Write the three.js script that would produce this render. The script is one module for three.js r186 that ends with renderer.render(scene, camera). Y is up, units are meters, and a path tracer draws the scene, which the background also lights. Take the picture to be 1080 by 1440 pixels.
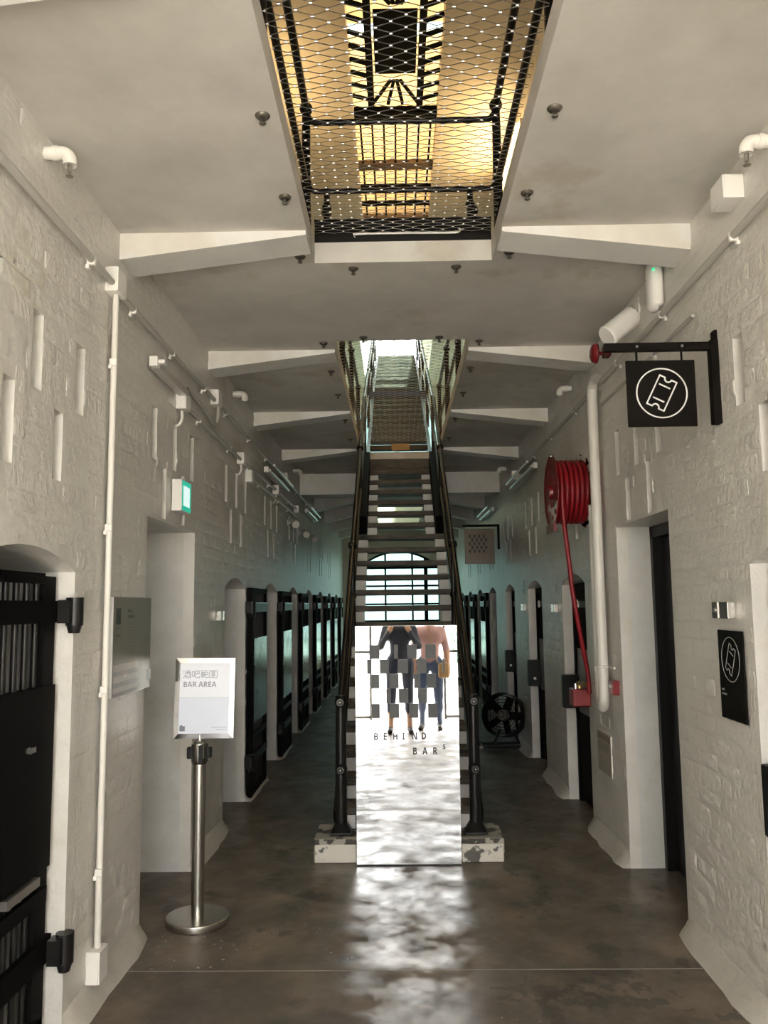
import * as THREE from 'three';
import { mergeGeometries, mergeVertices } from 'three/addons/utils/BufferGeometryUtils.js';
import { RoundedBoxGeometry } from 'three/addons/geometries/RoundedBoxGeometry.js';
import { TextGeometry } from 'three/addons/geometries/TextGeometry.js';
import { FontLoader } from 'three/addons/loaders/FontLoader.js';
import { MarchingCubes } from 'three/addons/objects/MarchingCubes.js';
import { RectAreaLightUniformsLib } from 'three/addons/lights/RectAreaLightUniformsLib.js';

// ---------------------------------------------------------------- camera, sky, sun, exposure
const scene = new THREE.Scene();
const camera = new THREE.PerspectiveCamera(2 * Math.atan(720 / 1156.8) * 180 / Math.PI, 0.75, 0.02, 200);
camera.position.set(-0.056, 1.622, 0);
camera.rotation.order = 'YXZ';
camera.rotation.set(0.1115, 0.0143, -0.0117);

scene.background = new THREE.Color().setRGB(12.0, 12.1, 12.2);      // bright even sky, seen only through the openings
const sun = new THREE.DirectionalLight(new THREE.Color().setRGB(1, 0.95, 0.87), 74);
sun.position.set(2.5, 16, 8.4); sun.target.position.set(0, 0, 0); sun.castShadow = true; sun.shadow.radius = 1.5;
sun.shadow.mapSize.set(2048, 2048);
Object.assign(sun.shadow.camera, { left: -14, right: 14, top: 24, bottom: -24, near: 0.5, far: 60 });
scene.add(sun, sun.target);

const renderer = new THREE.WebGLRenderer();
renderer.toneMapping = THREE.LinearToneMapping;
renderer.toneMappingExposure = 1.0;
renderer.shadowMap.enabled = true;
RectAreaLightUniformsLib.init();

// ---------------------------------------------------------------- helpers
let seed = 7;
const rnd = () => { seed = (seed + 0x6d2b79f5) | 0; let t = Math.imul(seed ^ (seed >>> 15), 1 | seed); t = (t + Math.imul(t ^ (t >>> 7), 61 | t)) ^ t; return ((t ^ (t >>> 14)) >>> 0) / 4294967296; };
const rr = (a, b) => a + (b - a) * rnd();
const V = (x, y, z) => new THREE.Vector3(x, y, z);
const lin = (r, g, b) => new THREE.Color().setRGB(r, g, b);
const mixc = (a, b, t) => a + (b - a) * t;
const sstep = (a, b, x) => { const t = Math.min(1, Math.max(0, (x - a) / (b - a))); return t * t * (3 - 2 * t); };

// tileable value noise
function tileNoise(period, sd) {
  const n = period, a = new Float32Array(n * n); const keep = seed; seed = sd; for (let i = 0; i < n * n; i++) a[i] = rnd(); seed = keep;
  return (u, v) => {
    u *= n; v *= n; const x0 = Math.floor(u), y0 = Math.floor(v); let fx = u - x0, fy = v - y0; fx = fx * fx * (3 - 2 * fx); fy = fy * fy * (3 - 2 * fy);
    const w = (x, y) => a[(((y % n) + n) % n) * n + (((x % n) + n) % n)];
    return mixc(mixc(w(x0, y0), w(x0 + 1, y0), fx), mixc(w(x0, y0 + 1), w(x0 + 1, y0 + 1), fx), fy);
  };
}
function fbm(periods, sd) { const l = periods.map((p, i) => tileNoise(p, sd + i * 31)); return (u, v) => { let s = 0, w = 0, k = 1; for (const f of l) { s += f(u, v) * k; w += k; k *= 0.55; } return s / w; }; }
function tex(size, fn, srgb = false) {           // fn(u, v) -> [r, g, b] in 0..1
  const d = new Uint8Array(size * size * 4);
  for (let y = 0; y < size; y++) for (let x = 0; x < size; x++) { const c = fn((x + 0.5) / size, (y + 0.5) / size), i = (y * size + x) * 4; d[i] = 255 * Math.min(1, Math.max(0, c[0])); d[i + 1] = 255 * Math.min(1, Math.max(0, c[1])); d[i + 2] = 255 * Math.min(1, Math.max(0, c[2])); d[i + 3] = 255; }
  const t = new THREE.DataTexture(d, size, size); t.wrapS = t.wrapT = THREE.RepeatWrapping; t.magFilter = THREE.LinearFilter; t.minFilter = THREE.LinearFilter; if (srgb) t.colorSpace = THREE.SRGBColorSpace; t.needsUpdate = true; return t;
}
const pillow = (g) => { g.deleteAttribute('normal'); const uv = g.attributes.uv; g.deleteAttribute('uv'); const m = mergeVertices(g, 1e-6); m.computeVertexNormals(); const out = m.toNonIndexed(); out.setAttribute('uv', uv); return out; };
const rep = (t, m) => { const c = t.clone(); c.repeat.set(1 / m, 1 / m); c.needsUpdate = true; return c; };
function canvasTex(w, h, draw) { const c = document.createElement('canvas'); c.width = w; c.height = h; const g = c.getContext('2d'); draw(g, w, h); const t = new THREE.CanvasTexture(c); t.colorSpace = THREE.SRGBColorSpace; return t; }

function clean(g) { g = g.index ? g.toNonIndexed() : g; for (const k of Object.keys(g.attributes)) if (!['position', 'normal', 'uv'].includes(k)) g.deleteAttribute(k); if (!g.attributes.uv) g.setAttribute('uv', new THREE.BufferAttribute(new Float32Array(g.attributes.position.count * 2), 2)); if (!g.attributes.normal) g.computeVertexNormals(); g.morphAttributes = {}; return g; }
function muv(g) {                                 // uv in metres by the way each face points
  g = clean(g); const p = g.attributes.position, uv = g.attributes.uv, a = V(), b = V(), c = V(), n = V();
  for (let i = 0; i < p.count; i += 3) {
    a.fromBufferAttribute(p, i); b.fromBufferAttribute(p, i + 1); c.fromBufferAttribute(p, i + 2); n.subVectors(b, a).cross(c.clone().sub(a));
    const ax = Math.abs(n.x), ay = Math.abs(n.y), az = Math.abs(n.z);
    [a, b, c].forEach((q, k) => { if (ax >= ay && ax >= az) uv.setXY(i + k, q.z, q.y); else if (ay >= az) uv.setXY(i + k, q.x, q.z); else uv.setXY(i + k, q.x, q.y); });
  }
  return g;
}
const bx = (w, h, d, x = 0, y = 0, z = 0) => new THREE.BoxGeometry(w, h, d).translate(x, y, z);
const b6 = (x0, x1, y0, y1, z0, z1) => bx(Math.abs(x1 - x0), Math.abs(y1 - y0), Math.abs(z1 - z0), (x0 + x1) / 2, (y0 + y1) / 2, (z0 + z1) / 2);
const rb = (w, h, d, x = 0, y = 0, z = 0, r = 0.006, s = 1) => new RoundedBoxGeometry(w, h, d, s, Math.min(r, w / 2.01, h / 2.01, d / 2.01)).translate(x, y, z);
function cyl(p, q, r0, r1 = r0, seg = 12, open = false) { const d = q.clone().sub(p), g = new THREE.CylinderGeometry(r1, r0, d.length(), seg, 1, open); g.applyQuaternion(new THREE.Quaternion().setFromUnitVectors(V(0, 1, 0), d.clone().normalize())); return g.translate((p.x + q.x) / 2, (p.y + q.y) / 2, (p.z + q.z) / 2); }
const sph = (r, x, y, z, s = 12) => new THREE.SphereGeometry(r, s, Math.max(6, s * 0.7 | 0)).translate(x, y, z);
const tube = (pts, r, seg = 24, rs = 10, tension = 0.5) => new THREE.TubeGeometry(new THREE.CatmullRomCurve3(pts, false, 'catmullrom', tension), seg, r, rs, false);
const lathe = (prof, seg = 24) => new THREE.LatheGeometry(prof.map(([x, y]) => new THREE.Vector2(x, y)), seg);
function bar(p, q, w, h) {                        // square bar between two points, w across, h upright
  const d = q.clone().sub(p), g = new THREE.BoxGeometry(w, h, d.length()); const m = new THREE.Matrix4().lookAt(p, q, V(0, 1, 0)); g.applyMatrix4(m); return g.translate((p.x + q.x) / 2, (p.y + q.y) / 2, (p.z + q.z) / 2);
}
const taken = new Map();
const numbered = (n) => { const k = taken.get(n) ?? 0; taken.set(n, k + 1); return k ? `${n}_${String(k).padStart(3, '0')}` : n; };
function shade(o) { o.traverse((c) => { if (c.isMesh) { c.castShadow = true; c.receiveShadow = true; } }); return o; }
function obj(name, geos, mat, parent, metric = false) {
  const list = (Array.isArray(geos) ? geos : [geos]).map((g) => clean(g)); let g = list.length > 1 ? mergeGeometries(list, false) : list[0]; if (metric) g = muv(g);
  const m = new THREE.Mesh(g, mat); m.name = parent ? name : numbered(name); m.castShadow = m.receiveShadow = true; (parent ?? scene).add(m); return m;
}
function tag(o, label, category, group, kind) { Object.assign(o.userData, { label, category }); if (group) o.userData.group = group; if (kind) o.userData.kind = kind; return o; }
function thing(name, label, category, pos = [0, 0, 0], group, kind) { const o = new THREE.Group(); o.name = numbered(name); o.position.set(...pos); scene.add(o); return tag(o, label, category, group, kind); }
function mapGeo(g, fn, flip) { g = clean(g); const p = g.attributes.position, v = V(); for (let i = 0; i < p.count; i++) { v.fromBufferAttribute(p, i); const [x, y, z] = fn(v.x, v.y, v.z); p.setXYZ(i, x, y, z); } if (flip) for (let i = 0; i < p.count; i += 3) for (const at of [g.attributes.position, g.attributes.uv]) { const n = at.itemSize; for (let k = 0; k < n; k++) { const t = at.array[(i + 1) * n + k]; at.array[(i + 1) * n + k] = at.array[(i + 2) * n + k]; at.array[(i + 2) * n + k] = t; } } g.computeVertexNormals(); return g; }

// ---------------------------------------------------------------- textures and materials
const nA = fbm([6, 14, 37, 90], 11), nB = fbm([4, 9, 23, 61, 140], 52), nC = fbm([18, 47, 110, 230], 93), nD = fbm([3, 7, 16], 77);
const paintMap = tex(512, (u, v) => { const a = nA(u, v), b = nC(u, v), s = sstep(0.6, 0.75, nB(u, v)); const k = 0.93 + 0.1 * (a - 0.5) + 0.05 * (b - 0.5); return [k - 0.02 * s, k - 0.03 * s, k - 0.055 * s]; }, true);
const paintBump = tex(512, (u, v) => { const k = 0.6 * nA(u, v) + 0.4 * nC(u, v); return [k, k, k]; });
const plasterMap = tex(512, (u, v) => { const a = nD(u, v), b = nB(u + 0.3, v * 1), c = nC(u, v); const k = 0.9 + 0.14 * (a - 0.5) + 0.16 * (b - 0.5) + 0.05 * (c - 0.5); const s = sstep(0.58, 0.72, nB(u + 0.7, v + 0.2)); return [k - 0.05 * s, k - 0.065 * s, k - 0.09 * s]; }, true);
const nE = fbm([13, 29, 70, 150], 131);
const floorMap = tex(1024, (u, v) => {
  const a = nE(u, v), b = nC(u, v), c = nD(u + 0.37, v + 0.11), dust = sstep(0.54, 0.68, nE(u + 0.2, v + 0.6)), dark = sstep(0.56, 0.66, nE(u + 0.5, v + 0.3)), pit = sstep(0.68, 0.74, nC(u + 0.1, v));
  let k = 0.43 + 0.3 * (a - 0.5) + 0.16 * (b - 0.5) + 0.1 * (c - 0.5); k = mixc(k, 0.52, 0.35 * dust); k = mixc(k, 0.3, 0.35 * dark); k = mixc(k, 0.22, 0.6 * pit);
  return [k * 1.08, k * 0.98, k * 0.87];
}, true);
const floorRough = tex(1024, (u, v) => { const a = nE(u + 0.21, v + 0.47), b = nC(u, v), s = sstep(0.5, 0.62, nE(u + 0.6, v)); const k = 0.48 + 0.06 * s + 0.14 * (a - 0.5) + 0.5 * (b - 0.5); return [k, k, k]; });
const floorBump = tex(1024, (u, v) => { const k = 0.5 * nB(u, v) + 0.5 * nC(u, v); return [k, k, k]; });
const woodMap = tex(512, (u, v) => { const g = nC(u * 0.5, v * 3), a = nB(u, v * 2), k = 0.3 + 0.2 * (g - 0.5) + 0.22 * (a - 0.5); return [k * 1.06, k * 0.98, k * 0.86]; }, true);
const wornMap = tex(256, (u, v) => { const a = nB(u, v), s = sstep(0.5, 0.56, a); const k = mixc(0.93, 0.42, s); return [k, k * 0.985, k * 0.95]; }, true);
const plateMap = tex(256, (u, v) => { const k = 0.5 + 0.7 * (nB(u, v) - 0.5); return [k, k, k]; });

const std = (o) => new THREE.MeshStandardMaterial(o), phys = (o) => new THREE.MeshPhysicalMaterial(o);
const M = {
  wall: std({ color: lin(0.85, 0.815, 0.75), map: rep(paintMap, 1.9), roughness: 0.4, bumpMap: rep(paintBump, 1.3), bumpScale: 0.011 }),
  jamb: std({ color: lin(0.8, 0.785, 0.745), map: rep(paintMap, 1.3), roughness: 0.5, bumpMap: rep(paintBump, 1.1), bumpScale: 0.003 }),
  ceiling: std({ color: lin(0.77, 0.73, 0.665), map: rep(plasterMap, 2.3), roughness: 0.7, bumpMap: rep(paintBump, 2.9), bumpScale: 0.006 }),
  beam: std({ color: lin(0.9, 0.87, 0.825), map: rep(paintMap, 2.2), roughness: 0.6 }),
  upper: std({ color: lin(0.8, 0.74, 0.62), map: rep(paintMap, 2.2), roughness: 0.75 }),
  skirt: std({ color: lin(0.66, 0.62, 0.55), map: rep(paintMap, 0.8), roughness: 0.6, bumpMap: rep(paintBump, 0.6), bumpScale: 0.008 }),
  floor: phys({ color: lin(0.7, 0.65, 0.575), ior: 2.05, map: rep(floorMap, 3.1), roughness: 1, roughnessMap: rep(floorRough, 2.3), bumpMap: rep(floorBump, 1.1), bumpScale: 0.0008 }),
  ground: std({ color: lin(0.55, 0.53, 0.49), map: rep(paintMap, 3), roughness: 0.85 }),
  facade: std({ color: lin(0.72, 0.7, 0.66), roughness: 0.8 }),
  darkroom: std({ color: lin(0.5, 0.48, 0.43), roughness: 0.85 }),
  black: phys({ color: lin(0.009, 0.009, 0.009), roughness: 0.4, specularIntensity: 0.5 }),
  blackMatt: phys({ color: lin(0.005, 0.0048, 0.0045), roughness: 0.65, specularIntensity: 0.12 }),
  iron: phys({ color: lin(0.014, 0.013, 0.0125), roughness: 0.3, specularIntensity: 0.7 }),
  plate: phys({ color: lin(0.02, 0.022, 0.022), roughness: 0.5, roughnessMap: rep(plateMap, 0.8), clearcoat: 0.6, clearcoatRoughness: 0.2 }),
  signBlack: phys({ color: lin(0.007, 0.0055, 0.0045), roughness: 0.5, specularIntensity: 0.15 }),
  white: std({ color: lin(0.86, 0.83, 0.78), roughness: 0.4 }),
  pvc: std({ color: lin(0.80, 0.765, 0.70), roughness: 0.35 }),
  conduit: std({ color: lin(0.5, 0.475, 0.43), roughness: 0.35 }),
  steel: std({ color: lin(0.56, 0.54, 0.5), roughness: 0.26, metalness: 1 }),
  chrome: std({ color: lin(0.82, 0.82, 0.83), roughness: 0.06, metalness: 1 }),
  galv: std({ color: lin(0.5, 0.48, 0.45), roughness: 0.38, metalness: 0.9 }),
  mirror: std({ color: lin(0.93, 0.935, 0.94), roughness: 0.015, metalness: 1 }),
  tileGrey: std({ color: lin(0.085, 0.086, 0.09), roughness: 0.5 }),
  ink: std({ color: lin(0.008, 0.008, 0.008), roughness: 0.5 }),
  red: phys({ color: lin(0.24, 0.006, 0.011), roughness: 0.35, clearcoat: 0.4, clearcoatRoughness: 0.2 }),
  hose: std({ color: lin(0.26, 0.006, 0.012), roughness: 0.42 }),
  brass: std({ color: lin(0.42, 0.3, 0.14), roughness: 0.35, metalness: 1 }),
  wood: std({ color: lin(0.9, 0.88, 0.84), map: rep(woodMap, 0.9), roughness: 0.62, bumpMap: rep(woodMap, 0.9), bumpScale: 0.003 }),
  stone: std({ color: lin(0.5, 0.48, 0.44), map: rep(wornMap, 0.35), roughness: 0.7 }),
  wornWhite: std({ color: lin(0.9, 0.88, 0.84), map: rep(wornMap, 0.55), roughness: 0.55 }),
  riser: std({ color: lin(0.84, 0.81, 0.76), roughness: 0.5 }),
  blueSteel: std({ color: lin(0.1, 0.11, 0.2), roughness: 0.4 }),
  tan: std({ color: lin(0.38, 0.24, 0.11), roughness: 0.6 }),
  brownPlate: std({ color: lin(0.11, 0.082, 0.055), roughness: 0.28, metalness: 0.2 }),
  glassGreen: phys({ color: lin(0.3, 0.42, 0.395), transmission: 1, thickness: 0, roughness: 0.0, ior: 1.45 }),
  glassEnd: phys({ color: lin(0.085, 0.14, 0.13), transmission: 1, thickness: 0, roughness: 0.0, ior: 1.45 }),
  glass: phys({ color: lin(0.98, 1, 0.99), transmission: 1, thickness: 0, roughness: 0.0, ior: 1.45 }),
  alu: std({ color: lin(0.7, 0.69, 0.67), roughness: 0.35, metalness: 0.6 }),
  paper: std({ color: lin(0.8, 0.82, 0.88), roughness: 0.6 }),
  leaf: std({ color: lin(0.06, 0.14, 0.07), roughness: 0.6 }),
  clay: std({ color: lin(0.3, 0.28, 0.26), roughness: 0.7 }),
};
M.sprink = std({ color: lin(0.2, 0.18, 0.15), roughness: 0.35, metalness: 0.8 });
const WX = 1.35, HC = 3.389, H2 = 3.6, BAY = 1.84;

// ---------------------------------------------------------------- setting: floor, walls, ceilings
{
  const f = thing('floor', 'worn brown grey concrete corridor floor', 'floor', [0, 0, 0], null, 'structure');
  obj('slab', b6(-3.6, 3.6, -0.12, 0, 2.0, -20.4), M.floor, f, true);
  obj('control_joint', b6(-1.3, 1.3, -0.002, 0.0008, -3.868, -3.874), std({ color: lin(0.36, 0.33, 0.29), roughness: 0.7 }), f);
  const g = obj('ground', [b6(-30, 30, -0.3, -0.03, 2.0, 34), b6(-30, 30, -0.3, -0.03, -20.4, -50)], M.ground, null, true);
  tag(g, 'sunlit pale paving outside the building', 'ground', null, 'structure');
}
const cells = [[2.45, 3.30], ...Array.from({ length: 7 }, (_, k) => [6.2 + BAY * k, 7.05 + BAY * k])];
const doorway = [4.245, 5.255, 2.092];
function opening(d0, d1, spring, crown) {         // outline of an opening from d0 to d1, both feet on the floor
  const pts = [[d0, 0], [d0, spring]]; const n = crown > spring ? 10 : 0;
  for (let i = 1; i < n; i++) { const t = i / n; pts.push([mixc(d0, d1, t), spring + (crown - spring) * (1 - (2 * t - 1) ** 2)]); }
  pts.push([d1, spring], [d1, 0]); return pts;
}
const opens = [...cells.map(([a, b]) => ({ a, b, pts: opening(a, b, 1.765, 1.845), top: 1.845, spring: 1.765 })), { a: doorway[0], b: doorway[1], pts: opening(doorway[0], doorway[1], doorway[2], doorway[2]), top: doorway[2], spring: doorway[2] }].sort((p, q) => p.a - q.a);
const slits = [];
for (let b = -1; b < 7; b++) { const o = 4.34 + BAY * 1.01 * b; for (const k of [0, 0.405, 0.81]) slits.push([o + k - 0.045, 2.412, 0.088, 0.288]); for (const k of [0.2, 0.61]) slits.push([o + k - 0.045, 2.108, 0.085, 0.29]); }
function wallShape(withSlits) {
  const s = new THREE.Shape(); s.moveTo(-1.6, 0);
  for (const o of opens) o.pts.forEach(([x, y]) => s.lineTo(x, y));
  s.lineTo(20, 0); s.lineTo(20, 10.4); s.lineTo(-1.6, 10.4); s.lineTo(-1.6, 0);
  if (withSlits) for (const [d, y, w, h] of slits) { const q = new THREE.Path(); q.moveTo(d, y); q.lineTo(d, y + h); q.lineTo(d + w, y + h); q.lineTo(d + w, y); q.lineTo(d, y); s.holes.push(q); }
  return s;
}
// one painted brick: a low uneven pillow of 24 triangles, unit size in u (along) and v (up), about 1 high
function pillowBrick(sd) {
  const keep = seed; seed = sd; const us = [0, rr(0.04, 0.09), rr(0.35, 0.65), rr(0.91, 0.96), 1], vs = [0, rr(0.14, 0.26), rr(0.74, 0.86), 1], P = [], a = [];
  for (let j = 0; j < 4; j++) for (let i = 0; i < 5; i++) { const edge = i === 0 || i === 4 || j === 0 || j === 3; P.push([us[i] + (i % 4 ? rr(-0.02, 0.02) : rr(-0.008, 0.008)), vs[j] + (j % 3 ? rr(-0.05, 0.05) : rr(-0.03, 0.03)), edge ? 0 : rr(0.55, 1.15)]); }
  for (let j = 0; j < 3; j++) for (let i = 0; i < 4; i++) { const p = P[j * 5 + i], q = P[j * 5 + i + 1], r = P[j * 5 + i + 6], t = P[j * 5 + i + 5]; a.push(...p, ...q, ...r, ...p, ...r, ...t); }
  seed = keep; const g = new THREE.BufferGeometry(); g.setAttribute('position', new THREE.BufferAttribute(new Float32Array(a), 3)); return g;
}
const frus = [3, 14, 25, 36, 47, 58, 69].map(pillowBrick), NF = frus.length;
function bricks(side, wall) {
  const course = 0.0855, list = [];
  const hits = (u0, u1, v0, v1) => { for (const [d, y, w, h] of slits) if (u1 > d - 0.004 && u0 < d + w + 0.004 && v1 > y - 0.004 && v0 < y + h + 0.004) return [d - 0.004, d + w + 0.004]; return null; };
  for (let r = 0; r < 39; r++) {
    const v0 = 0.1 + r * course * 0.985, v1 = v0 + course - 0.011; if (v1 > HC - 0.01) break;
    let u = -1.3 + ((r % 2) ? 0.117 : 0); const header = r % 5 === 3;
    while (u < 9.2) {
      const L = header ? 0.117 : 0.235; let seg = [[u + 0.006, u + L - 0.006]]; u += L;
      for (const o of opens) { let a = o.a - 0.014, b = o.b + 0.014; if (v0 > o.top + 0.012) continue; if (v1 > o.spring) { /* arch head */ if (o.top === o.spring && v0 > o.top) continue; }
        seg = seg.flatMap(([p, q]) => (q <= a || p >= b) ? [[p, q]] : [[p, a], [b, q]].filter(([m, n]) => n - m > 0.03)); }
      seg = seg.flatMap(([p, q]) => { const h = hits(p, q, v0, v1); return h ? [[p, h[0]], [h[1], q]].filter(([m, n]) => n - m > 0.025) : [[p, q]]; });
      for (const [p, q] of seg) list.push([p, q, v0 + rr(-0.004, 0.004), v1 + rr(-0.004, 0.004), rnd() < 0.5 ? rr(0.0005, 0.002) : rr(0.0022, 0.0068)]);
    }
  }
  const shown = (b) => { const d = (b[0] + b[1]) / 2; return d < 2.75 ? -1 : (b[1] - b[0]) * (b[3] - b[2]) / d ** 3; };
  list.sort((a, b) => shown(b) - shown(a));
  const put = (g, [p, q, v0, v1, h]) => mapGeo(g, (x, y, z) => [side * (WX - z * h), v0 + y * (v1 - v0), -(p + x * (q - p))], side > 0);
  const rest = [];
  list.forEach((b, i) => {
    const base = frus[i % NF];
    if (i >= 300) { rest.push(pillow(put(base.clone(), b))); return; }
    const m = new THREE.Mesh(side < 0 ? unitL[i % NF] : unitR[i % NF], M.bricks[i % 4]); m.name = 'brick'; m.position.set(side * WX, b[2], -b[0]); m.scale.set(b[4], b[3] - b[2], b[1] - b[0]); m.rotation.set(rr(-0.012, 0.012), side * rr(-0.006, 0.006), 0); m.castShadow = m.receiveShadow = true; wall.add(m);
  });
  const o = obj('brickwork', rest, M.wall, wall, true); o.userData.kind = 'stuff';
}
M.bricks = [0, 0.31, 0.57, 0.83].map((o, k) => { const b = paintBump.clone(); b.offset.set(o, o * 1.7 % 1); b.needsUpdate = true; const c = [1, 0.99, 1.01, 0.995][k]; return std({ color: lin(0.725 * c, 0.693 * c, 0.632 * c), roughness: 0.36, bumpMap: b, bumpScale: 0.014 }); });
const softNormals = (g) => { const q = pillow(g.clone().scale(0.003, 0.075, 0.22)); q.scale(1 / 0.003, 1 / 0.075, 1 / 0.22); return q; };
const unitUV = (g) => { g = clean(g); const p = g.attributes.position, uv = g.attributes.uv; for (let i = 0; i < p.count; i++) uv.setXY(i, p.getZ(i) * -0.26, p.getY(i) * 0.095); return g; };
const unitL = frus.map((f) => unitUV(softNormals(mapGeo(f.clone(), (x, y, z) => [z, y, -x], false)))), unitR = frus.map((f) => unitUV(softNormals(mapGeo(f.clone(), (x, y, z) => [-z, y, -x], true))));
for (const [side, nm] of [[-1, 'wall_left'], [1, 'wall_right']]) {
  const w = thing(nm, side < 0 ? 'white painted brick wall with slit vents along the info board side' : 'white painted brick wall with slit vents along the hose reel side', 'wall', [0, 0, 0], null, 'structure');
  const map = (off) => (u, v, t) => [side * (WX + off + t), v, -u];
  obj('wall_face', mapGeo(new THREE.ExtrudeGeometry(wallShape(true), { depth: 0.07, bevelEnabled: false, curveSegments: 4 }), map(0), side < 0), M.wall, w, true);
  obj('wall_core', mapGeo(new THREE.ExtrudeGeometry(wallShape(false), { depth: 0.38, bevelEnabled: false, curveSegments: 4 }), map(0.07), side < 0), M.jamb, w, true);
  bricks(side, w);
  // cement fillet where wall meets floor
  const s = thing(side < 0 ? 'baseboard_left' : 'baseboard_right', side < 0 ? 'rounded cement fillet along the foot of the info board wall' : 'rounded cement fillet along the foot of the hose reel wall', 'skirting', [0, 0, 0], null, 'structure');
  let a = 1.2; const cuts = [...opens.map((o) => [o.a, o.b]), [20, 20]];
  for (const [p, q] of cuts) {
    if (p - a > 0.1) {
      const n = Math.max(2, Math.round((p - a) / 0.12)), pos = [], prof = [[0, 0.095], [0.014, 0.082], [0.026, 0.058], [0.05, 0.033], [0.07, 0.0]];
      const jit = Array.from({ length: n + 1 }, () => [rr(0.85, 1.12), rr(0.9, 1.1)]);
      const at = (i, k) => { const e = (i === 0 || i === n) ? 0.78 : 1; return [side * (WX + 0.012 - (prof[k][0] + 0.012) * jit[i][0] * e), prof[k][1] * jit[i][1] * e, -(mixc(a + 0.005, p - 0.005, i / n))]; };
      const push = (x, y, z) => side > 0 ? pos.push(...x, ...z, ...y) : pos.push(...x, ...y, ...z);
      for (let i = 0; i < n; i++) for (let k = 0; k < 4; k++) { const A = at(i, k), B = at(i + 1, k), C = at(i + 1, k + 1), D = at(i, k + 1); push(A, C, B); push(A, D, C); }
      for (const i of [0, n]) { const c = [side * (WX + 0.01), 0, at(i, 0)[2]]; for (let k = 0; k < 4; k++) i === 0 ? push(c, at(i, k + 1), at(i, k)) : push(c, at(i, k), at(i, k + 1)); }
      let g = new THREE.BufferGeometry(); g.setAttribute('position', new THREE.BufferAttribute(new Float32Array(pos), 3)); g = mergeVertices(g); g.computeVertexNormals();
      obj('fillet', g, M.skirt, s, true);
    }
    a = q;
  }
  // rooms behind the doors
  const nmr = side < 0 ? 'wall_left_rooms' : 'wall_right_rooms';
  const room = thing(nmr, side < 0 ? 'plain cell walls behind the info board wall' : 'plain cell walls behind the hose reel wall', 'wall', [0, 0, 0], null, 'structure');
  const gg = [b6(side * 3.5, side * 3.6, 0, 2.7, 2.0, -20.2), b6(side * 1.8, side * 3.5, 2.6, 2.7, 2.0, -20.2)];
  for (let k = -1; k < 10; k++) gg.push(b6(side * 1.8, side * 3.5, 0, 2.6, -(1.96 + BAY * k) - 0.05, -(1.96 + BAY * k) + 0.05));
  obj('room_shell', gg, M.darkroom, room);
}
function slab(name, y0, y1, x0, x1, d0, d1, holes, mat, label) {
  const s = new THREE.Shape(); s.moveTo(x0, d0); s.lineTo(x1, d0); s.lineTo(x1, d1); s.lineTo(x0, d1); s.lineTo(x0, d0);
  for (const [a, b, c, d] of holes) { const q = new THREE.Path(); q.moveTo(a, c); q.lineTo(a, d); q.lineTo(b, d); q.lineTo(b, c); q.lineTo(a, c); s.holes.push(q); }
  const o = obj(name, mapGeo(new THREE.ExtrudeGeometry(s, { depth: y1 - y0, bevelEnabled: false }), (x, d, t) => [x, y0 + t, -d], false), mat, null, true);
  return tag(o, label, 'ceiling', null, 'structure');
}
const SL = 0.46;
slab('ceiling', HC, H2 - 0.1, -WX, WX, -1.6, 20, [[-SL, SL, 0.7, 4.104], [-SL, SL, 5.385, 10.12], [-0.45, 0.45, 14.9, 19.0]], M.ceiling, 'pale plaster ceiling with long central slots to the floor above');
slab('ceiling', 7.0, 7.2, -WX, WX, -1.6, 20, [[-SL, SL, 4.6, 11.1], [-0.75, 0.75, 12.2, 19.2]], M.upper, 'ceiling of the upper gallery seen through the slots');
slab('roof', 10.4, 10.6, -2.0, 2.0, -2.0, 20.4, [[-0.95, 0.95, 11.6, 19.3]], M.upper, 'roof slab with a long glazed skylight');
tag(obj('added_wall_upper', b6(-WX, WX, 7.2, 10.4, -11.75, -11.95), M.upper, null, true), 'added pale cross wall keeping skylight out of the front of the top floor', 'wall', null, 'structure');  // added partition, hides the skylight and catches the warm lamp light
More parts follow.
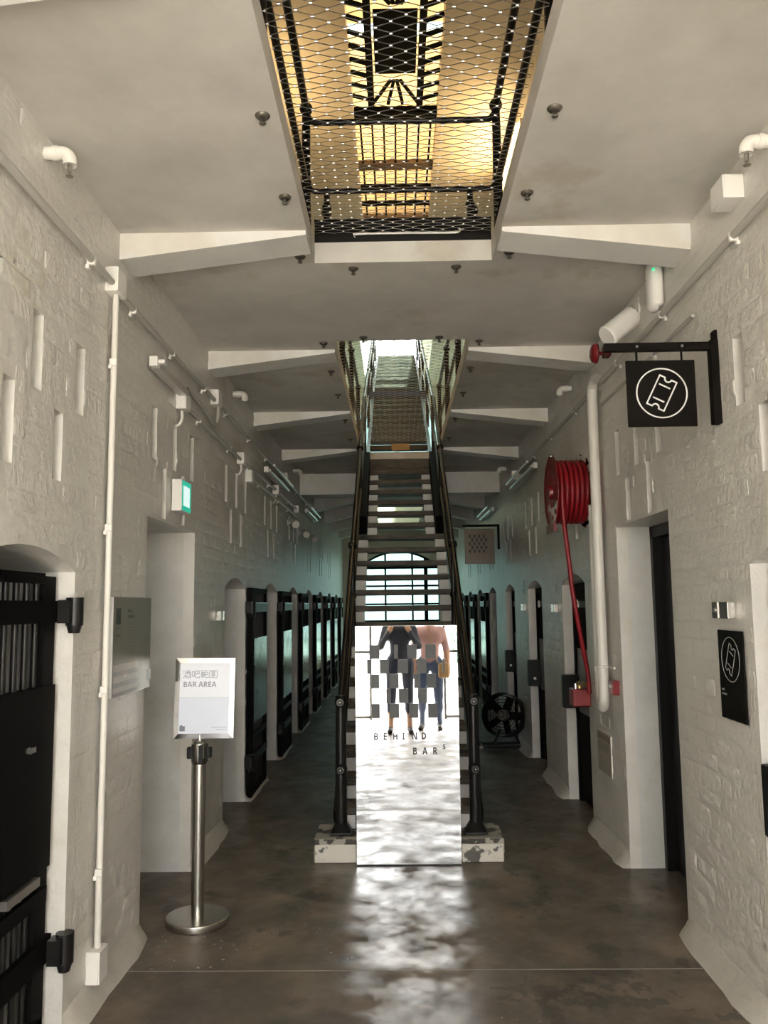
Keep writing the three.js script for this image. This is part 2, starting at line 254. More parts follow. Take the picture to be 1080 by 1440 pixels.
{ // cross walls: entrance front behind the camera and far end wall
  const s = new THREE.Shape(); s.moveTo(-3.6, -0.05); s.lineTo(-1.22, -0.05); s.lineTo(-1.22, 3.2); s.lineTo(1.22, 3.2); s.lineTo(1.22, -0.05); s.lineTo(3.6, -0.05); s.lineTo(3.6, 10.6); s.lineTo(-3.6, 10.6); s.lineTo(-3.6, -0.05);
  tag(obj('wall_front', new THREE.ExtrudeGeometry(s, { depth: 0.4, bevelEnabled: false }).translate(0, 0, 1.6), M.facade, null, true), 'entrance wall with a wide doorway to the courtyard', 'wall', null, 'structure');
  const e = new THREE.Shape(); e.moveTo(-3.6, -0.05); e.lineTo(3.6, -0.05); e.lineTo(3.6, 10.6); e.lineTo(-3.6, 10.6); e.lineTo(-3.6, -0.05);
  const q = new THREE.Path(); q.moveTo(-0.98, 0.35); q.lineTo(0.98, 0.35); q.lineTo(0.98, 2.55); for (let i = 1; i < 16; i++) { const t = i / 16; q.lineTo(0.98 - 1.96 * t, 2.55 + 0.38 * (1 - (2 * t - 1) ** 2)); } q.lineTo(-0.98, 2.55); q.lineTo(-0.98, 0.35); e.holes.push(q);
  const q2 = new THREE.Path(); q2.moveTo(-0.72, 7.35); q2.lineTo(0.62, 7.35); q2.lineTo(0.62, 9.7); q2.lineTo(-0.72, 9.7); q2.lineTo(-0.72, 7.35); e.holes.push(q2);
  const q3 = new THREE.Path(); q3.moveTo(-1.0, 4.4); q3.lineTo(1.0, 4.4); q3.lineTo(1.0, 6.4); q3.lineTo(-1.0, 6.4); q3.lineTo(-1.0, 4.4); e.holes.push(q3);
  tag(obj('wall_end', new THREE.ExtrudeGeometry(e, { depth: 0.35, bevelEnabled: false }).translate(0, 0, -20.35), M.upper, null, true), 'far end wall with an arched barred window', 'wall', null, 'structure');
  // arched window
  const w = thing('window_1', 'bright arched window with dark glazing bars at the corridor end', 'window', [0, 0, -20.2], null, 'structure');
  const bars = []; for (const x of [-0.98, -0.33, 0.33, 0.66, 0.98]) bars.push(['bar', bx(x === 0.66 ? 0.09 : 0.045, 2.6, 0.05, x, 1.6, 0)]); for (const y of [0.37, 0.78, 1.2, 1.62, 2.06]) bars.push(['rail', bx(1.96, y > 1.1 && y < 1.3 ? 0.07 : 0.045, 0.05, 0, y, 0)]);
  bars.forEach(([n, g]) => obj(n, g, M.blackMatt, w));
  const arc = []; for (let i = 0; i <= 16; i++) { const t = i / 16; arc.push(V(-0.98 + 1.96 * t, 2.52 + 0.38 * (1 - (2 * t - 1) ** 2), 0)); } obj('arch_frame', tube(arc, 0.03, 32, 6), M.blackMatt, w); obj('transom', bx(1.96, 0.05, 0.05, 0, 2.5, 0), M.blackMatt, w);
  const gs = new THREE.Shape(); gs.moveTo(-0.98, 0.35); gs.lineTo(0.98, 0.35); gs.lineTo(0.98, 2.55); for (let i = 1; i < 16; i++) { const t = i / 16; gs.lineTo(0.98 - 1.96 * t, 2.55 + 0.38 * (1 - (2 * t - 1) ** 2)); } gs.lineTo(-0.98, 2.55);
  obj('pane', new THREE.ShapeGeometry(gs).translate(0, 0, -0.03), M.glassEnd, w);
  const w2 = thing('window_2', 'bright upper window above the second stair flight', 'window', [0, 0, -20.2], null, 'structure'); obj('pane', new THREE.PlaneGeometry(1.34, 2.35).translate(-0.05, 8.525, 0), M.glass, w2); obj('frame', [b6(-0.72, 0.62, 7.35, 7.42, -0.03, 0.03), b6(-0.72, 0.62, 9.63, 9.7, -0.03, 0.03), b6(-0.07, -0.03, 7.4, 9.65, -0.02, 0.02)], M.white, w2);
  const w3 = thing('window_3', 'green glazed window at the end of the upper gallery', 'window', [0, 0, -20.2], null, 'structure'); obj('pane', new THREE.PlaneGeometry(2, 2).translate(0, 5.4, 0), M.glassEnd, w3); obj('frame', [b6(-1, 1, 4.4, 4.47, -0.03, 0.03), b6(-1, 1, 6.33, 6.4, -0.03, 0.03), b6(-0.03, 0.03, 4.4, 6.4, -0.02, 0.02)], M.white, w3);
  const w4 = thing('window_4', 'green tinted roof skylight over the stair hall', 'skylight', [0, 10.5, -15.45], null, 'structure');
  for (let k = 0; k < 8; k++) obj('pane', new THREE.PlaneGeometry(1.9, 0.94).rotateX(Math.PI / 2).translate(0, 0, -3.85 + 0.48 + k * 0.9625), M.glassGreen, w4);
  for (let k = 0; k < 9; k++) obj('glazing_bar', bx(1.9, 0.06, 0.04, 0, 0, -3.85 + k * 0.9625), M.white, w4);
}
// tapered cantilever beams, both sides of the slot
for (let k = -1; k <= 8; k++) {
  const d = 3.724 + BAY * k; if (k === 4) continue;
  for (const side of [-1, 1]) {
    const far = k >= 5, hw = far ? 0.3 : 0.131, hs = far ? 0.08 : 0.022, xs = far ? 0.47 : SL + 0.005;
    const s = new THREE.Shape(); s.moveTo(WX + 0.02, HC + 0.01); s.lineTo(WX + 0.02, HC - hw); s.lineTo(xs, HC - hs); s.lineTo(xs, HC + 0.01);
    const g = mapGeo(new THREE.ExtrudeGeometry(s, { depth: 0.215, bevelEnabled: false }), (x, y, t) => [side * x, y, -d - t], side > 0);
    const lab = ['entrance', 'nearest', 'second', 'third', 'fourth', '', 'sixth', 'seventh', 'eighth', 'ninth'][k + 1];
    tag(obj('ceiling_beam', g, M.beam, null, true), `${lab} tapered white ceiling beam on the ${side < 0 ? 'info board' : 'hose reel'} side of the slot`, 'beam', null, 'structure');
  }
}
tag(obj('ceiling_beam', b6(-WX - 0.01, WX + 0.01, 3.105, HC + 0.01, -11.03, -11.35), M.beam, null, true), 'full width white cross beam behind the top of the stairs', 'beam', null, 'structure');

// black steel channel over the slab end of the first slot, and slot lining
{
  const c = thing('steel_channel', 'black steel channel along the end of the first ceiling slot', 'channel', [0, 3.5, -4.1]);
  obj('web', b6(-SL, SL, 0, 0.11, 0, -0.02), M.iron, c); obj('flange', [b6(-SL, SL, 0.098, 0.11, 0.03, -0.02)], M.iron, c); obj('cable', tube([V(-0.25, 0.02, 0.012), V(-0.24, 0.035, 0.014), V(0, 0.037, 0.014), V(0.28, 0.035, 0.014), V(0.29, 0.06, 0.012)], 0.006, 30, 6), M.white, c);
}

// ---------------------------------------------------------------- staircase
const stepD = (i) => 7.27 + 0.208 * i, stepH = (i) => 1.463 + 0.1461 * i;
{
  const st = thing('staircase', 'open riser staircase of worn dark planks rising to the upper floor', 'staircase', [0, 0, -5.4]);
  const Z0 = 5.4;
  for (let i = -8; i <= 12; i++) {
    const up = i >= 7, hw = up ? 0.36 : 0.45, h = stepH(i), d = stepD(i) - Z0;
    obj('tread', rb(2 * hw, 0.052, 0.25, 0, h - 0.026, -d - 0.125, 0.008), M.wood, st, true);
    for (const s of [-1, 1]) obj('riser_block', b6(s * hw * 0.995, s * (hw - 0.1), h - 0.146, h - 0.05, -d - 0.03, -d - 0.085), M.riser, st);
  }
  obj('top_riser', rb(0.78, 0.2, 0.06, 0, 3.29, -(9.97 - Z0), 0.01), M.wood, st, true);
  for (const s of [-1, 1]) {
    const a = -8, b = 13;
    obj('stringer', bar(V(s * 0.475, stepH(a) - 0.1, -(stepD(a) - Z0)), V(s * 0.475, stepH(b) - 0.1, -(stepD(b) - Z0)), 0.03, 0.2), M.iron, st);
    obj('inner_stringer', bar(V(s * 0.405, stepH(6.6) + 0.02, -(stepD(6.6) - Z0)), V(s * 0.405, stepH(13) + 0.02, -(stepD(13) - Z0)), 0.085, 0.22), M.blackMatt, st);
    // stone plinth: first step, one each side of the mirror board, white painted face
    const p = obj('plinth', rb(0.3, 0.148, 0.36, s * 0.455, 0.074, -0.18, 0.012), M.stone, st, true);
    obj('painted_face', rb(0.262, 0.11, 0.01, s * 0.465, 0.058, 0.001, 0.004), M.wornWhite, p, true);
  }
  obj('first_tread', rb(0.6, 0.05, 0.3, 0, 0.123, -0.2, 0.008), M.wood, st, true);
  // handrails with newel posts, parts of the staircase
  for (const s of [-1, 1]) {
    const r = new THREE.Group(); r.name = 'handrail'; r.position.set(s * 0.435, 0.148, -5.52 + Z0); st.add(r);
    obj('base_plate', [rb(0.145, 0.02, 0.13, 0, 0.01, 0, 0.006), cyl(V(0, 0.018, 0), V(0, 0.075, 0), 0.092, 0.05, 4).rotateY(Math.PI / 4)], M.iron, r);
    obj('newel_post', [cyl(V(0, 0.02, 0), V(0, 0.88, 0), 0.052, 0.044, 4).rotateY(Math.PI / 4)], M.iron, r);
    for (const y of [0.41, 0.84]) { const k = obj('joint_ball', [sph(0.042, 0, y, 0.012, 14), cyl(V(0, y, 0.03), V(0, y, 0.066), 0.03, 0.024, 12)], M.iron, r); obj('bolt', sph(0.011, 0, y, 0.068, 8), M.steel, r); }
    const sl = 0.1461 / 0.208, L = 4.55;
    obj('top_rail', cyl(V(0, 0.845, 0), V(0, 0.845 + sl * L, -L), 0.021, 0.021, 10), M.iron, r);
    obj('lower_rail', cyl(V(0, 0.41, 0), V(0, 0.41 + sl * L, -L), 0.018, 0.018, 10), M.iron, r);
    for (const d of [1.62, 3.3]) { const y = sl * d; obj('baluster', cyl(V(0, y - 0.1, -d), V(0, y + 0.845, -d), 0.026, 0.02, 10), M.iron, r); obj('joint_ball', sph(0.04, 0, y + 0.845, -d, 12), M.iron, r); obj('joint_ball', sph(0.034, 0, y + 0.41, -d, 12), M.iron, r); }
  }
}
// ---------------------------------------------------------------- mirror board in front of the stairs
const font = await new FontLoader().loadAsync('fonts/droid/droid_sans_regular.typeface.json');
const fontB = await new FontLoader().loadAsync('fonts/droid/droid_sans_bold.typeface.json');
const txt = (s, size, x, y, z, f = font, depth = 0.0012) => new TextGeometry(s, { font: f, size, depth, curveSegments: 4 }).translate(x, y, z);
{
  const b = thing('mirror_board', 'tall polished mirror board lettered BEHIND BARS in front of the stairs', 'mirror', [0, 0.0, -5.345]); b.rotation.x = -0.006;
  obj('backing', b6(-0.327, 0.327, 0, 1.482, -0.004, -0.03), M.alu, b);
  obj('foot_strip', b6(-0.327, 0.327, 0, 0.008, 0, 0.004), M.ink, b); obj('mirror_face', b6(-0.327, 0.327, 0.001, 1.481, 0, -0.004), M.mirror, b);
  const sx = 0.654 / 782, sy = 0.00081, X = (c) => -0.327 + (c - 118) * sx, Y = (c) => 1.482 - (c - 115) * sy;
  const rows = [[262, 375, [[225, 305], [415, 445], [517, 590], [657, 735]]], [375, 490, [[205, 240], [303, 372], [442, 520], [590, 662], [785, 800]]], [490, 605, [[240, 300], [375, 450], [565, 612], [665, 735]]], [605, 720, [[350, 385], [446, 520], [595, 665]]], [720, 835, [[240, 302], [376, 450], [525, 595], [667, 740]]]];
  for (const [y0, y1, xs] of rows) for (const [x0, x1] of xs) obj('checker_tile', b6(X(x0), X(x1), Y(y1 - 2), Y(y0 + 2), 0, 0.007), M.tileGrey, b);
  const let1 = []; [...'BEHIND'].forEach((c, i) => let1.push(txt(c, 0.039, 0, 0, 0.0005, fontB).scale(0.92, 1.08, 1).translate(X(250 + i * 72.5), Y(998), 0)));
  obj('lettering', let1, M.ink, b).userData.label = 'black letters BEHIND';
  const let2 = []; [...'BAR'].forEach((c, i) => let2.push(txt(c, 0.043, 0, 0, 0.0005, fontB).scale(0.8, 1, 1).translate(X(545 + i * 76), Y(1113), 0))); let2.push(txt('S', 0.03, 0, 0, 0.0005, fontB).scale(0.8, 1, 1).translate(X(775), Y(1073), 0));
  obj('lettering', let2, M.ink, b).userData.label = 'black letters BAR with raised S';
}

// ---------------------------------------------------------------- cell doors
function doorLeaf(g, W, along, side, t = 0.05, plateMat = M.plate) { // local u 0..W along the given direction, from the hinge; face towards +n
  const B = (u0, u1, y0, y1, n0, n1) => along === 'z' ? b6(side * n0, side * n1, y0, y1, -u0, -u1) : b6(u0, u1, y0, y1, n0, n1);
  obj('stile', B(0, 0.075, 0.03, 1.775, 0, t), M.blackMatt, g); obj('stile', B(W - 0.06, W, 0.03, 1.775, 0, t), M.blackMatt, g);
  obj('top_rail', B(0.075, W - 0.06, 1.73, 1.775, 0.005, t - 0.005), M.blackMatt, g); obj('bottom_rail', B(0.075, W - 0.06, 0.03, 0.09, 0.005, t - 0.005), M.blackMatt, g);
  const n = Math.round((W - 0.135) / 0.083);
  const cy = (u, y0, y1) => along === 'z' ? cyl(V(side * t * 0.5, y0, -u), V(side * t * 0.5, y1, -u), 0.0115, 0.0115, 8) : cyl(V(u, y0, t * 0.5), V(u, y1, t * 0.5), 0.0115, 0.0115, 8);
  for (let i = 1; i < n; i++) { const u = 0.075 + (W - 0.135) * i / n; obj('bar', cy(u, 1.33, 1.74), M.iron, g); obj('bar', cy(u, 0.08, 0.64), M.iron, g); }
  obj('plate', B(0.07, W - 0.04, 0.63, 1.34, t * 0.55, t + 0.004), plateMat, g, true);
  const s = obj('strap', B(-0.02, W, 1.565, 1.645, t - 0.008, t + 0.006), M.black, g); obj('strap_edge', B(0.02, W, 1.643, 1.648, t - 0.002, t + 0.009), M.steel, s);
  obj('strap', B(-0.02, W, 0.3, 0.37, t - 0.008, t + 0.006), M.black, g); obj('cross_bar', B(0.05, W - 0.03, 0.5, 0.545, t - 0.012, t + 0.002), M.black, g);
}
const ord = ['first', 'second', 'third', 'fourth', 'fifth', 'sixth', 'seventh'];
function hinge(g, x, y, z, s) { const h = obj('hinge', [cyl(V(x, y - 0.055, z), V(x, y + 0.055, z), 0.034, 0.034, 16), bx(0.05, 0.09, 0.06, x - s * 0.02, y, z + 0.03)], M.iron, g); obj('hinge_pin', [cyl(V(x, y - 0.085, z), V(x, y - 0.055, z), 0.022, 0.03, 10)], M.iron, h); }
{ // near closed doors, one each side, set in their openings
  for (const s of [-1, 1]) {
    const g = thing('cell_door', s < 0 ? 'closed black barred cell door at the near left frame edge' : 'closed black barred cell door at the near right frame edge', 'cell door', [s * (WX + 0.105), 0, -3.262]);
    const inner = new THREE.Group(); // local frame: u runs towards the camera (+z)
    const W = 0.78, t = 0.045;
    const B = (u0, u1, y0, y1, n0, n1) => b6(-s * n0, -s * n1, y0, y1, u0, u1);
    obj('stile', B(0, 0.1, 0.03, 1.745, 0, t), M.blackMatt, g); obj('stile', B(W - 0.06, W, 0.03, 1.745, 0, t), M.blackMatt, g); obj('top_rail', B(0.1, W - 0.06, 1.715, 1.755, 0, t), M.blackMatt, g); obj('bottom_rail', B(0, W, 0.02, 0.1, 0, t), M.blackMatt, g);
    for (let i = 0; i < 8; i++) { const u = 0.122 + i * 0.083; const c = (y0, y1) => cyl(V(-s * 0.02, y0, u), V(-s * 0.02, y1, u), 0.0125, 0.0125, 10); obj('bar', c(1.3, 1.72), M.iron, g); obj('bar', c(0.08, 0.66), M.iron, g); }
    obj('plate', B(0.005, W, 0.645, 1.325, 0.012, t + 0.012), M.blackMatt, g);
    obj('strap', B(s < 0 ? -0.03 : 0.03, W, 1.565, 1.65, t - 0.01, t + 0.012), M.blackMatt, g); obj('strap', B(s < 0 ? -0.03 : 0.03, W, 0.29, 0.385, t - 0.01, t + 0.012), M.blackMatt, g); obj('cross_bar', B(0.02, W, 0.52, 0.575, t - 0.01, t + 0.01), M.blackMatt, g);
    obj('latch_plate', B(0.1, 0.36, 0.6, 0.632, t - 0.01, t + 0.018), M.galv, g);
    if (s < 0) for (const y of [1.607, 0.335]) hinge(g, -s * 0.115, y, -0.02, -s);
    else { const lb = obj('lock_box', rb(0.09, 0.27, 0.1, -0.075, 0.86, 0.03, 0.008), M.black, g); obj('keyhole', rb(0.02, 0.03, 0.01, -0.075, 0.83, 0.082, 0.003), M.steel, lb); }
    obj('hasp', B(0.2, 0.24, 1.1, 1.12, t + 0.012, t + 0.03), M.steel, g);
  }
}
// open leaves folded back against the walls
for (const s of [-1, 1]) for (let k = s < 0 ? 0 : 3; k < 7; k++) {
  const n = s < 0 ? k : k - 3;
  const g = thing('cell_door', `${ord[n]} ${k === 6 ? 'and last ' : ''}opened black cell door folded against the ${s < 0 ? 'info board' : 'hose reel'} wall`, 'cell door', [s * (WX - 0.012), 0, -(7.06 + BAY * k)], s < 0 ? 'open doors along the info board wall' : 'open doors along the hose reel wall');
  doorLeaf(g, 0.78, 'z', -s, 0.05);
  for (const y of [1.607, 0.335]) hinge(g, -s * 0.05, y, 0.045, -s);
}
// recessed closed doors on the hose reel side
for (let k = 0; k < 3; k++) {
  const d0 = 6.2 + BAY * k, g = thing('cell_door', `${ord[k]} recessed dark cell door on the hose reel wall with a black lock box`, 'cell door', [WX + 0.13, 0, -(d0 + 0.845)], 'recessed doors along the hose reel wall');
  const B = (u0, u1, y0, y1, n0, n1) => b6(-n0, -n1, y0, y1, u0, u1);
  obj('frame', [B(0, 0.05, 0, 1.76, -0.02, 0.05), B(0.79, 0.84, 0, 1.76, -0.02, 0.05), B(0, 0.84, 1.72, 1.77, -0.02, 0.05)], M.blackMatt, g);
  obj('upper_panel', B(0.05, 0.79, 1.24, 1.72, 0, 0.03), M.blackMatt, g); obj('middle_panel', B(0.05, 0.79, 0.72, 1.24, 0, 0.034), std({ color: lin(0.2, 0.215, 0.22), roughness: 0.35 }), g); obj('lower_panel', B(0.05, 0.79, 0.02, 0.72, 0, 0.03), M.blackMatt, g);
  obj('strap', B(0.0, 0.79, 1.575, 1.63, 0.03, 0.04), M.black, g); obj('label_plate', B(0.1, 0.2, 1.57, 1.64, 0.04, 0.044), M.steel, g);
  const lb = obj('lock_box', rb(0.13, 0.27, 0.1, -0.1, 0.885, 0.05, 0.008), M.black, g); obj('keyhole', [rb(0.03, 0.03, 0.012, -0.1, 0.83, 0.105, 0.004)], M.steel, lb);
}
// ---------------------------------------------------------------- big doorways
{
  const d = thing('door_1', 'plain pale door deep inside the doorway beside the info board', 'door', [-WX - 0.42, 0, -4.75], null, 'structure'); obj('leaf', rb(0.04, 2.08, 1.0, 0, 1.04, 0, 0.004), M.jamb, d); obj('handle', cyl(V(0.02, 1.0, 0.4), V(0.08, 1.0, 0.4), 0.012), M.steel, d);
  const e = thing('door_2', 'black framed doorway beside the black ticket sign', 'door', [WX + 0.21, 0, -5.253], null, 'structure');
  obj('frame', [b6(0, 0.09, 0, 2.09, 0, 0.05), b6(0, 0.09, 0, 2.09, 0.96, 1.005), b6(0, 0.09, 2.02, 2.09, 0, 1.005)], M.black, e); obj('leaf', b6(0.06, 0.1, 0.005, 2.02, 0.05, 0.96), std({ color: lin(0.004, 0.004, 0.004), roughness: 0.5 }), e);  // leaf: near-black panel standing in for the darkness of the room behind
}

// ---------------------------------------------------------------- pole sign
{
  const s = thing('sign_stand', 'stainless pole stand holding a framed BAR AREA notice', 'sign stand', [-1.105, 0, -4.43]);
  obj('base', lathe([[0, 0], [0.158, 0], [0.163, 0.005], [0.163, 0.034], [0.157, 0.041], [0.05, 0.046], [0, 0.046]], 48), M.steel, s);
  obj('pole', cyl(V(0, 0.04, 0), V(0, 0.845, 0), 0.033, 0.033, 32), M.steel, s);
  const h = obj('belt_head', [lathe([[0, 0.8], [0.037, 0.8], [0.037, 0.835], [0.036, 0.9], [0.03, 0.915], [0, 0.915]], 32)], M.steel, s);
  for (let k = 0; k < 4; k++) { const a = k * Math.PI / 2 + 0.35; obj('belt_slot', bx(0.022, 0.09, 0.012, 0, 0, 0.036).rotateY(a).translate(0, 0.855, 0), M.black, h); }
  obj('belt_clip', rb(0.03, 0.06, 0.04, -0.052, 0.855, -0.01, 0.006), M.black, h); obj('belt_clip', rb(0.02, 0.055, 0.035, 0.05, 0.855, -0.015, 0.006), M.black, h);
  obj('neck', cyl(V(0, 0.9, 0), V(0, 0.95, 0), 0.012, 0.012, 12), M.steel, s);
  const f = new THREE.Group(); f.name = 'sign_frame'; s.add(f); f.position.set(0.022, 1.138, 0); f.rotation.set(-0.03, 0.1, -0.012);
  const W = 0.312, H = 0.418, b = 0.026;
  const edge = (x0, y0, x1, y1, ix0, iy0, ix1, iy1) => { const p = [[x0, y0, 0], [x1, y1, 0], [ix1, iy1, 0.005], [ix0, iy0, 0.005]]; const q = p.map(([x, y]) => [x, y, -0.012]); const a = []; const quad = (A, B, C, D) => a.push(...A, ...B, ...C, ...A, ...C, ...D); quad(p[0], p[1], p[2], p[3]); quad(q[1], q[0], q[3], q[2]); quad(q[0], q[1], p[1], p[0]); quad(p[3], p[2], q[2], q[3]); const g = new THREE.BufferGeometry(); g.setAttribute('position', new THREE.BufferAttribute(new Float32Array(a), 3)); g.computeVertexNormals(); return g; };
  const w2 = W / 2, h2 = H / 2;
  obj('frame_side', edge(-w2, -h2, w2, -h2, -w2 + b, -h2 + b, w2 - b, -h2 + b), M.chrome, f); obj('frame_side', edge(w2, -h2, w2, h2, w2 - b, -h2 + b, w2 - b, h2 - b), M.chrome, f); obj('frame_side', edge(w2, h2, -w2, h2, w2 - b, h2 - b, -w2 + b, h2 - b), M.chrome, f); obj('frame_side', edge(-w2, h2, -w2, -h2, -w2 + b, h2 - b, -w2 + b, -h2 + b), M.chrome, f);
  obj('frame_back', b6(-w2, w2, -h2, h2, -0.014, -0.012), M.alu, f);
  const t = canvasTex(640, 880, (g, w, h) => {
    g.fillStyle = '#eef1fa'; g.fillRect(0, 0, w, h); g.fillStyle = '#dfe5f4'; g.fillRect(0, h * 0.49, w, h * 0.51); g.fillStyle = '#c7cedd'; g.fillRect(0, h * 0.485, w, 4);
    g.strokeStyle = g.fillStyle = '#8b8fa0'; g.font = 'bold 92px sans-serif'; g.fillText('BAR AREA', 38, 300); g.lineWidth = 7; g.lineCap = 'butt';
    // four block characters, drawn as strokes on a 10 x 10 grid
    const ch = [
      [[0, 1, 1, 2], [0, 4, 1, 5], [0, 10, 2, 6.5], [2.5, 1, 10, 1], [3, 3, 9.7, 3], [3, 3, 3, 10], [9.7, 3, 9.7, 10], [3, 10, 9.7, 10], [5, 1, 5, 5.5], [7.5, 1, 7.5, 5.5], [7.5, 5.5, 9.7, 5.5], [3, 8, 9.7, 8]],
      [[0, 2, 3, 2], [0, 2, 0, 8], [3, 2, 3, 8], [0, 8, 3, 8], [4.5, 1, 9.5, 1], [4.5, 1, 4.5, 9.6], [9.5, 1, 9.5, 5], [4.5, 5, 9.5, 5], [7, 1, 7, 5], [4.5, 9.6, 10, 9.6], [10, 7.6, 10, 9.6]],
      [[1, 0, 0, 2], [1, 1, 4.6, 1], [6, 0, 5, 2], [6, 1, 10, 1], [0, 3, 5, 3], [0.5, 4.2, 4.6, 4.2], [0.5, 4.2, 0.5, 7.4], [4.6, 4.2, 4.6, 7.4], [0.5, 5.8, 4.6, 5.8], [0.5, 7.4, 4.6, 7.4], [0, 8.8, 5, 8.8], [2.5, 2, 2.5, 10], [6, 3, 9.4, 3], [9.4, 3, 9.4, 6], [6, 3, 6, 9.6], [6, 6, 9.4, 6], [6, 9.6, 10, 9.6], [10, 8, 10, 9.6]],
      [[0, 0.5, 10, 0.5], [0, 0.5, 0, 10], [10, 0.5, 10, 10], [0, 9.8, 10, 9.8], [2, 2.2, 8, 2.2], [5, 1.4, 5, 3.4], [2, 3.6, 8, 3.6], [3, 5, 7, 5], [3, 5, 3, 6.4], [7, 5, 7, 6.4], [3, 6.4, 7, 6.4], [2, 7.6, 8, 7.6], [5, 6.4, 5, 9.2]],
    ];
    ch.forEach((c, i) => { for (const [x0, y0, x1, y1] of c) { g.beginPath(); g.moveTo(42 + i * 112 + x0 * 9.6, 90 + y0 * 9.6); g.lineTo(42 + i * 112 + x1 * 9.6, 90 + y1 * 9.6); g.stroke(); } });
    g.fillStyle = '#6b6f80'; g.beginPath(); g.moveTo(12, 850); g.lineTo(12, 790); g.lineTo(34, 770); g.lineTo(60, 790); g.lineTo(82, 785); g.lineTo(82, 850); g.fill();
    g.fillStyle = '#a9b0c4'; g.fillRect(420, 800, 200, 7); g.fillRect(480, 826, 140, 6);
  });
  obj('notice', new THREE.PlaneGeometry(W - 2 * b, H - 2 * b).translate(0, 0, 0.003), std({ map: t, roughness: 0.35 }), f);
}
// ---------------------------------------------------------------- left wall fittings
{
  const LX = -WX;
  const bd = thing('info_board', 'grey wall information board with small print beside the doorway', 'board', [LX, 1.445, -3.935]);
  const t = canvasTex(512, 400, (g, w, h) => {
    g.fillStyle = '#7b766a'; g.fillRect(0, 0, w, h); g.fillStyle = '#2c2a26'; g.fillRect(30, 44, 60, 66); g.fillStyle = '#4d4940'; g.fillRect(176, 50, 60, 12); g.fillRect(176, 74, 92, 12); g.fillStyle = '#5b564c'; g.fillRect(32, 122, 30, 10); g.fillRect(32, 150, 60, 10);
    for (let i = 0; i < 17; i++) { g.fillStyle = '#6e695e'; g.fillRect(180, 110 + i * 13, 90 + ((i * 37) % 40), 4); if (i > 4) g.fillRect(370, 110 + i * 13, 80 + ((i * 53) % 40), 4); }
    g.fillStyle = '#b5b0a6'; g.fillRect(8, 272, 330, 112); g.fillStyle = '#8a8680'; for (let i = 0; i < 4; i++) g.fillRect(10, 300 + (i % 2) * 44, 320, 20); g.fillStyle = '#9f8a86'; g.fillRect(120, 302, 70, 16); g.fillStyle = '#d9d6cf'; g.fillRect(150, 318, 30, 12);
  });
  obj('panel', rb(0.022, 0.45, 0.565, 0.026, 0, 0, 0.003), M.alu, bd); obj('print', new THREE.PlaneGeometry(0.555, 0.442).rotateY(Math.PI / 2).translate(0.0376, 0, 0), std({ map: t, roughness: 0.3 }), bd);
  obj('mount', [bx(0.016, 0.05, 0.05, 0.008, 0.16, 0.2), bx(0.016, 0.05, 0.05, 0.008, -0.16, -0.2)], M.alu, bd); obj('corner_tab', rb(0.004, 0.05, 0.05, 0.04, -0.16, -0.255, 0.001), M.paper, bd);

  const ex = thing('exit_sign', 'glowing green emergency exit sign box over the left doorway', 'exit sign', [LX, 2.262, -4.78]);
  obj('housing', rb(0.06, 0.185, 0.21, 0.035, 0, 0, 0.006), M.white, ex);
  const et = canvasTex(256, 160, (g, w, h) => { g.fillStyle = '#12b596'; g.fillRect(0, 0, w, h); g.fillStyle = '#eafffa'; g.fillRect(34, 26, 188, 108); });
  obj('lit_face', new THREE.PlaneGeometry(0.2, 0.175).rotateY(Math.PI / 2).translate(0.066, 0, 0), std({ color: lin(0.1, 0.3, 0.25), emissive: lin(1, 1, 1), emissiveIntensity: 0.9, emissiveMap: et, roughness: 0.4 }), ex);
  const el = new THREE.RectAreaLight(lin(0.25, 1, 0.8), 0.8, 0.19, 0.16); el.position.set(LX + 0.072, 2.262, -4.78); el.lookAt(LX + 2, 2.262, -4.78); el.castShadow = true; scene.add(el);
  obj('conduit_nipple', cyl(V(0.03, 0.09, -0.05), V(0.03, 0.13, -0.05), 0.012), M.conduit, ex);

  // conduits: each run is a thing, its saddles are parts
  function run(label, pts, r, saddles, mat = M.conduit, at = V(0, 0, 0), name = 'conduit') {
    const o = thing(name, label, name === 'conduit' ? 'conduit' : 'pipe', pts[0].toArray()), p0 = pts[0];
    const loc = pts.map((p) => p.clone().sub(p0));
    obj('pipe', loc.length === 2 ? cyl(loc[0], loc[1], r, r, 10) : tube(loc, r, loc.length * 10, 10, 0.2), mat, o);
    for (const s of saddles) { const q = s.clone().sub(p0), w = Math.sign(s.x); obj('saddle', rb(r * 2 + 0.006, r * 2.3, 0.02, q.x + w * 0.002, q.y, q.z, 0.005), M.white, o); obj('saddle_foot', rb(0.016, 0.02, 0.02, q.x + w * (r + 0.002), q.y - r * 1.55, q.z, 0.004), M.white, o); }
    return o;
  }
  function jbox(label, x, y, z, h = 0.09, w = 0.1, dp = 0.045, name = 'junction_box') { const s = Math.sign(x), o = thing(name, label, 'box', [x, y, z]); obj('body', rb(dp, h, w, -s * dp / 2, 0, 0, 0.005), M.white, o); obj('lid', rb(0.006, h * 0.96, w * 0.96, -s * (dp + 0.002), 0, 0, 0.002), M.white, o); return o; }
  const CX = LX + 0.032;
  run('grey conduit along the top of the left wall to the corner box', [V(CX, 3.075, -1.2), V(CX, 3.075, -3.56)], 0.016, [2.2, 3.3].map((d) => V(CX, 3.07, -d)));
  run('grey conduit along the left wall between the first two corner boxes', [V(CX, 3.06, -3.68), V(CX, 3.06, -5.63)], 0.014, [3.85, 4.55, 5.32].map((d) => V(CX, 3.055, -d)));
  run('grey conduit high on the left wall past the second box', [V(CX, 3.06, -5.77), V(CX, 3.06, -9.3)], 0.013, [6.03, 7.0, 7.95].map((d) => V(CX, 3.055, -d)));
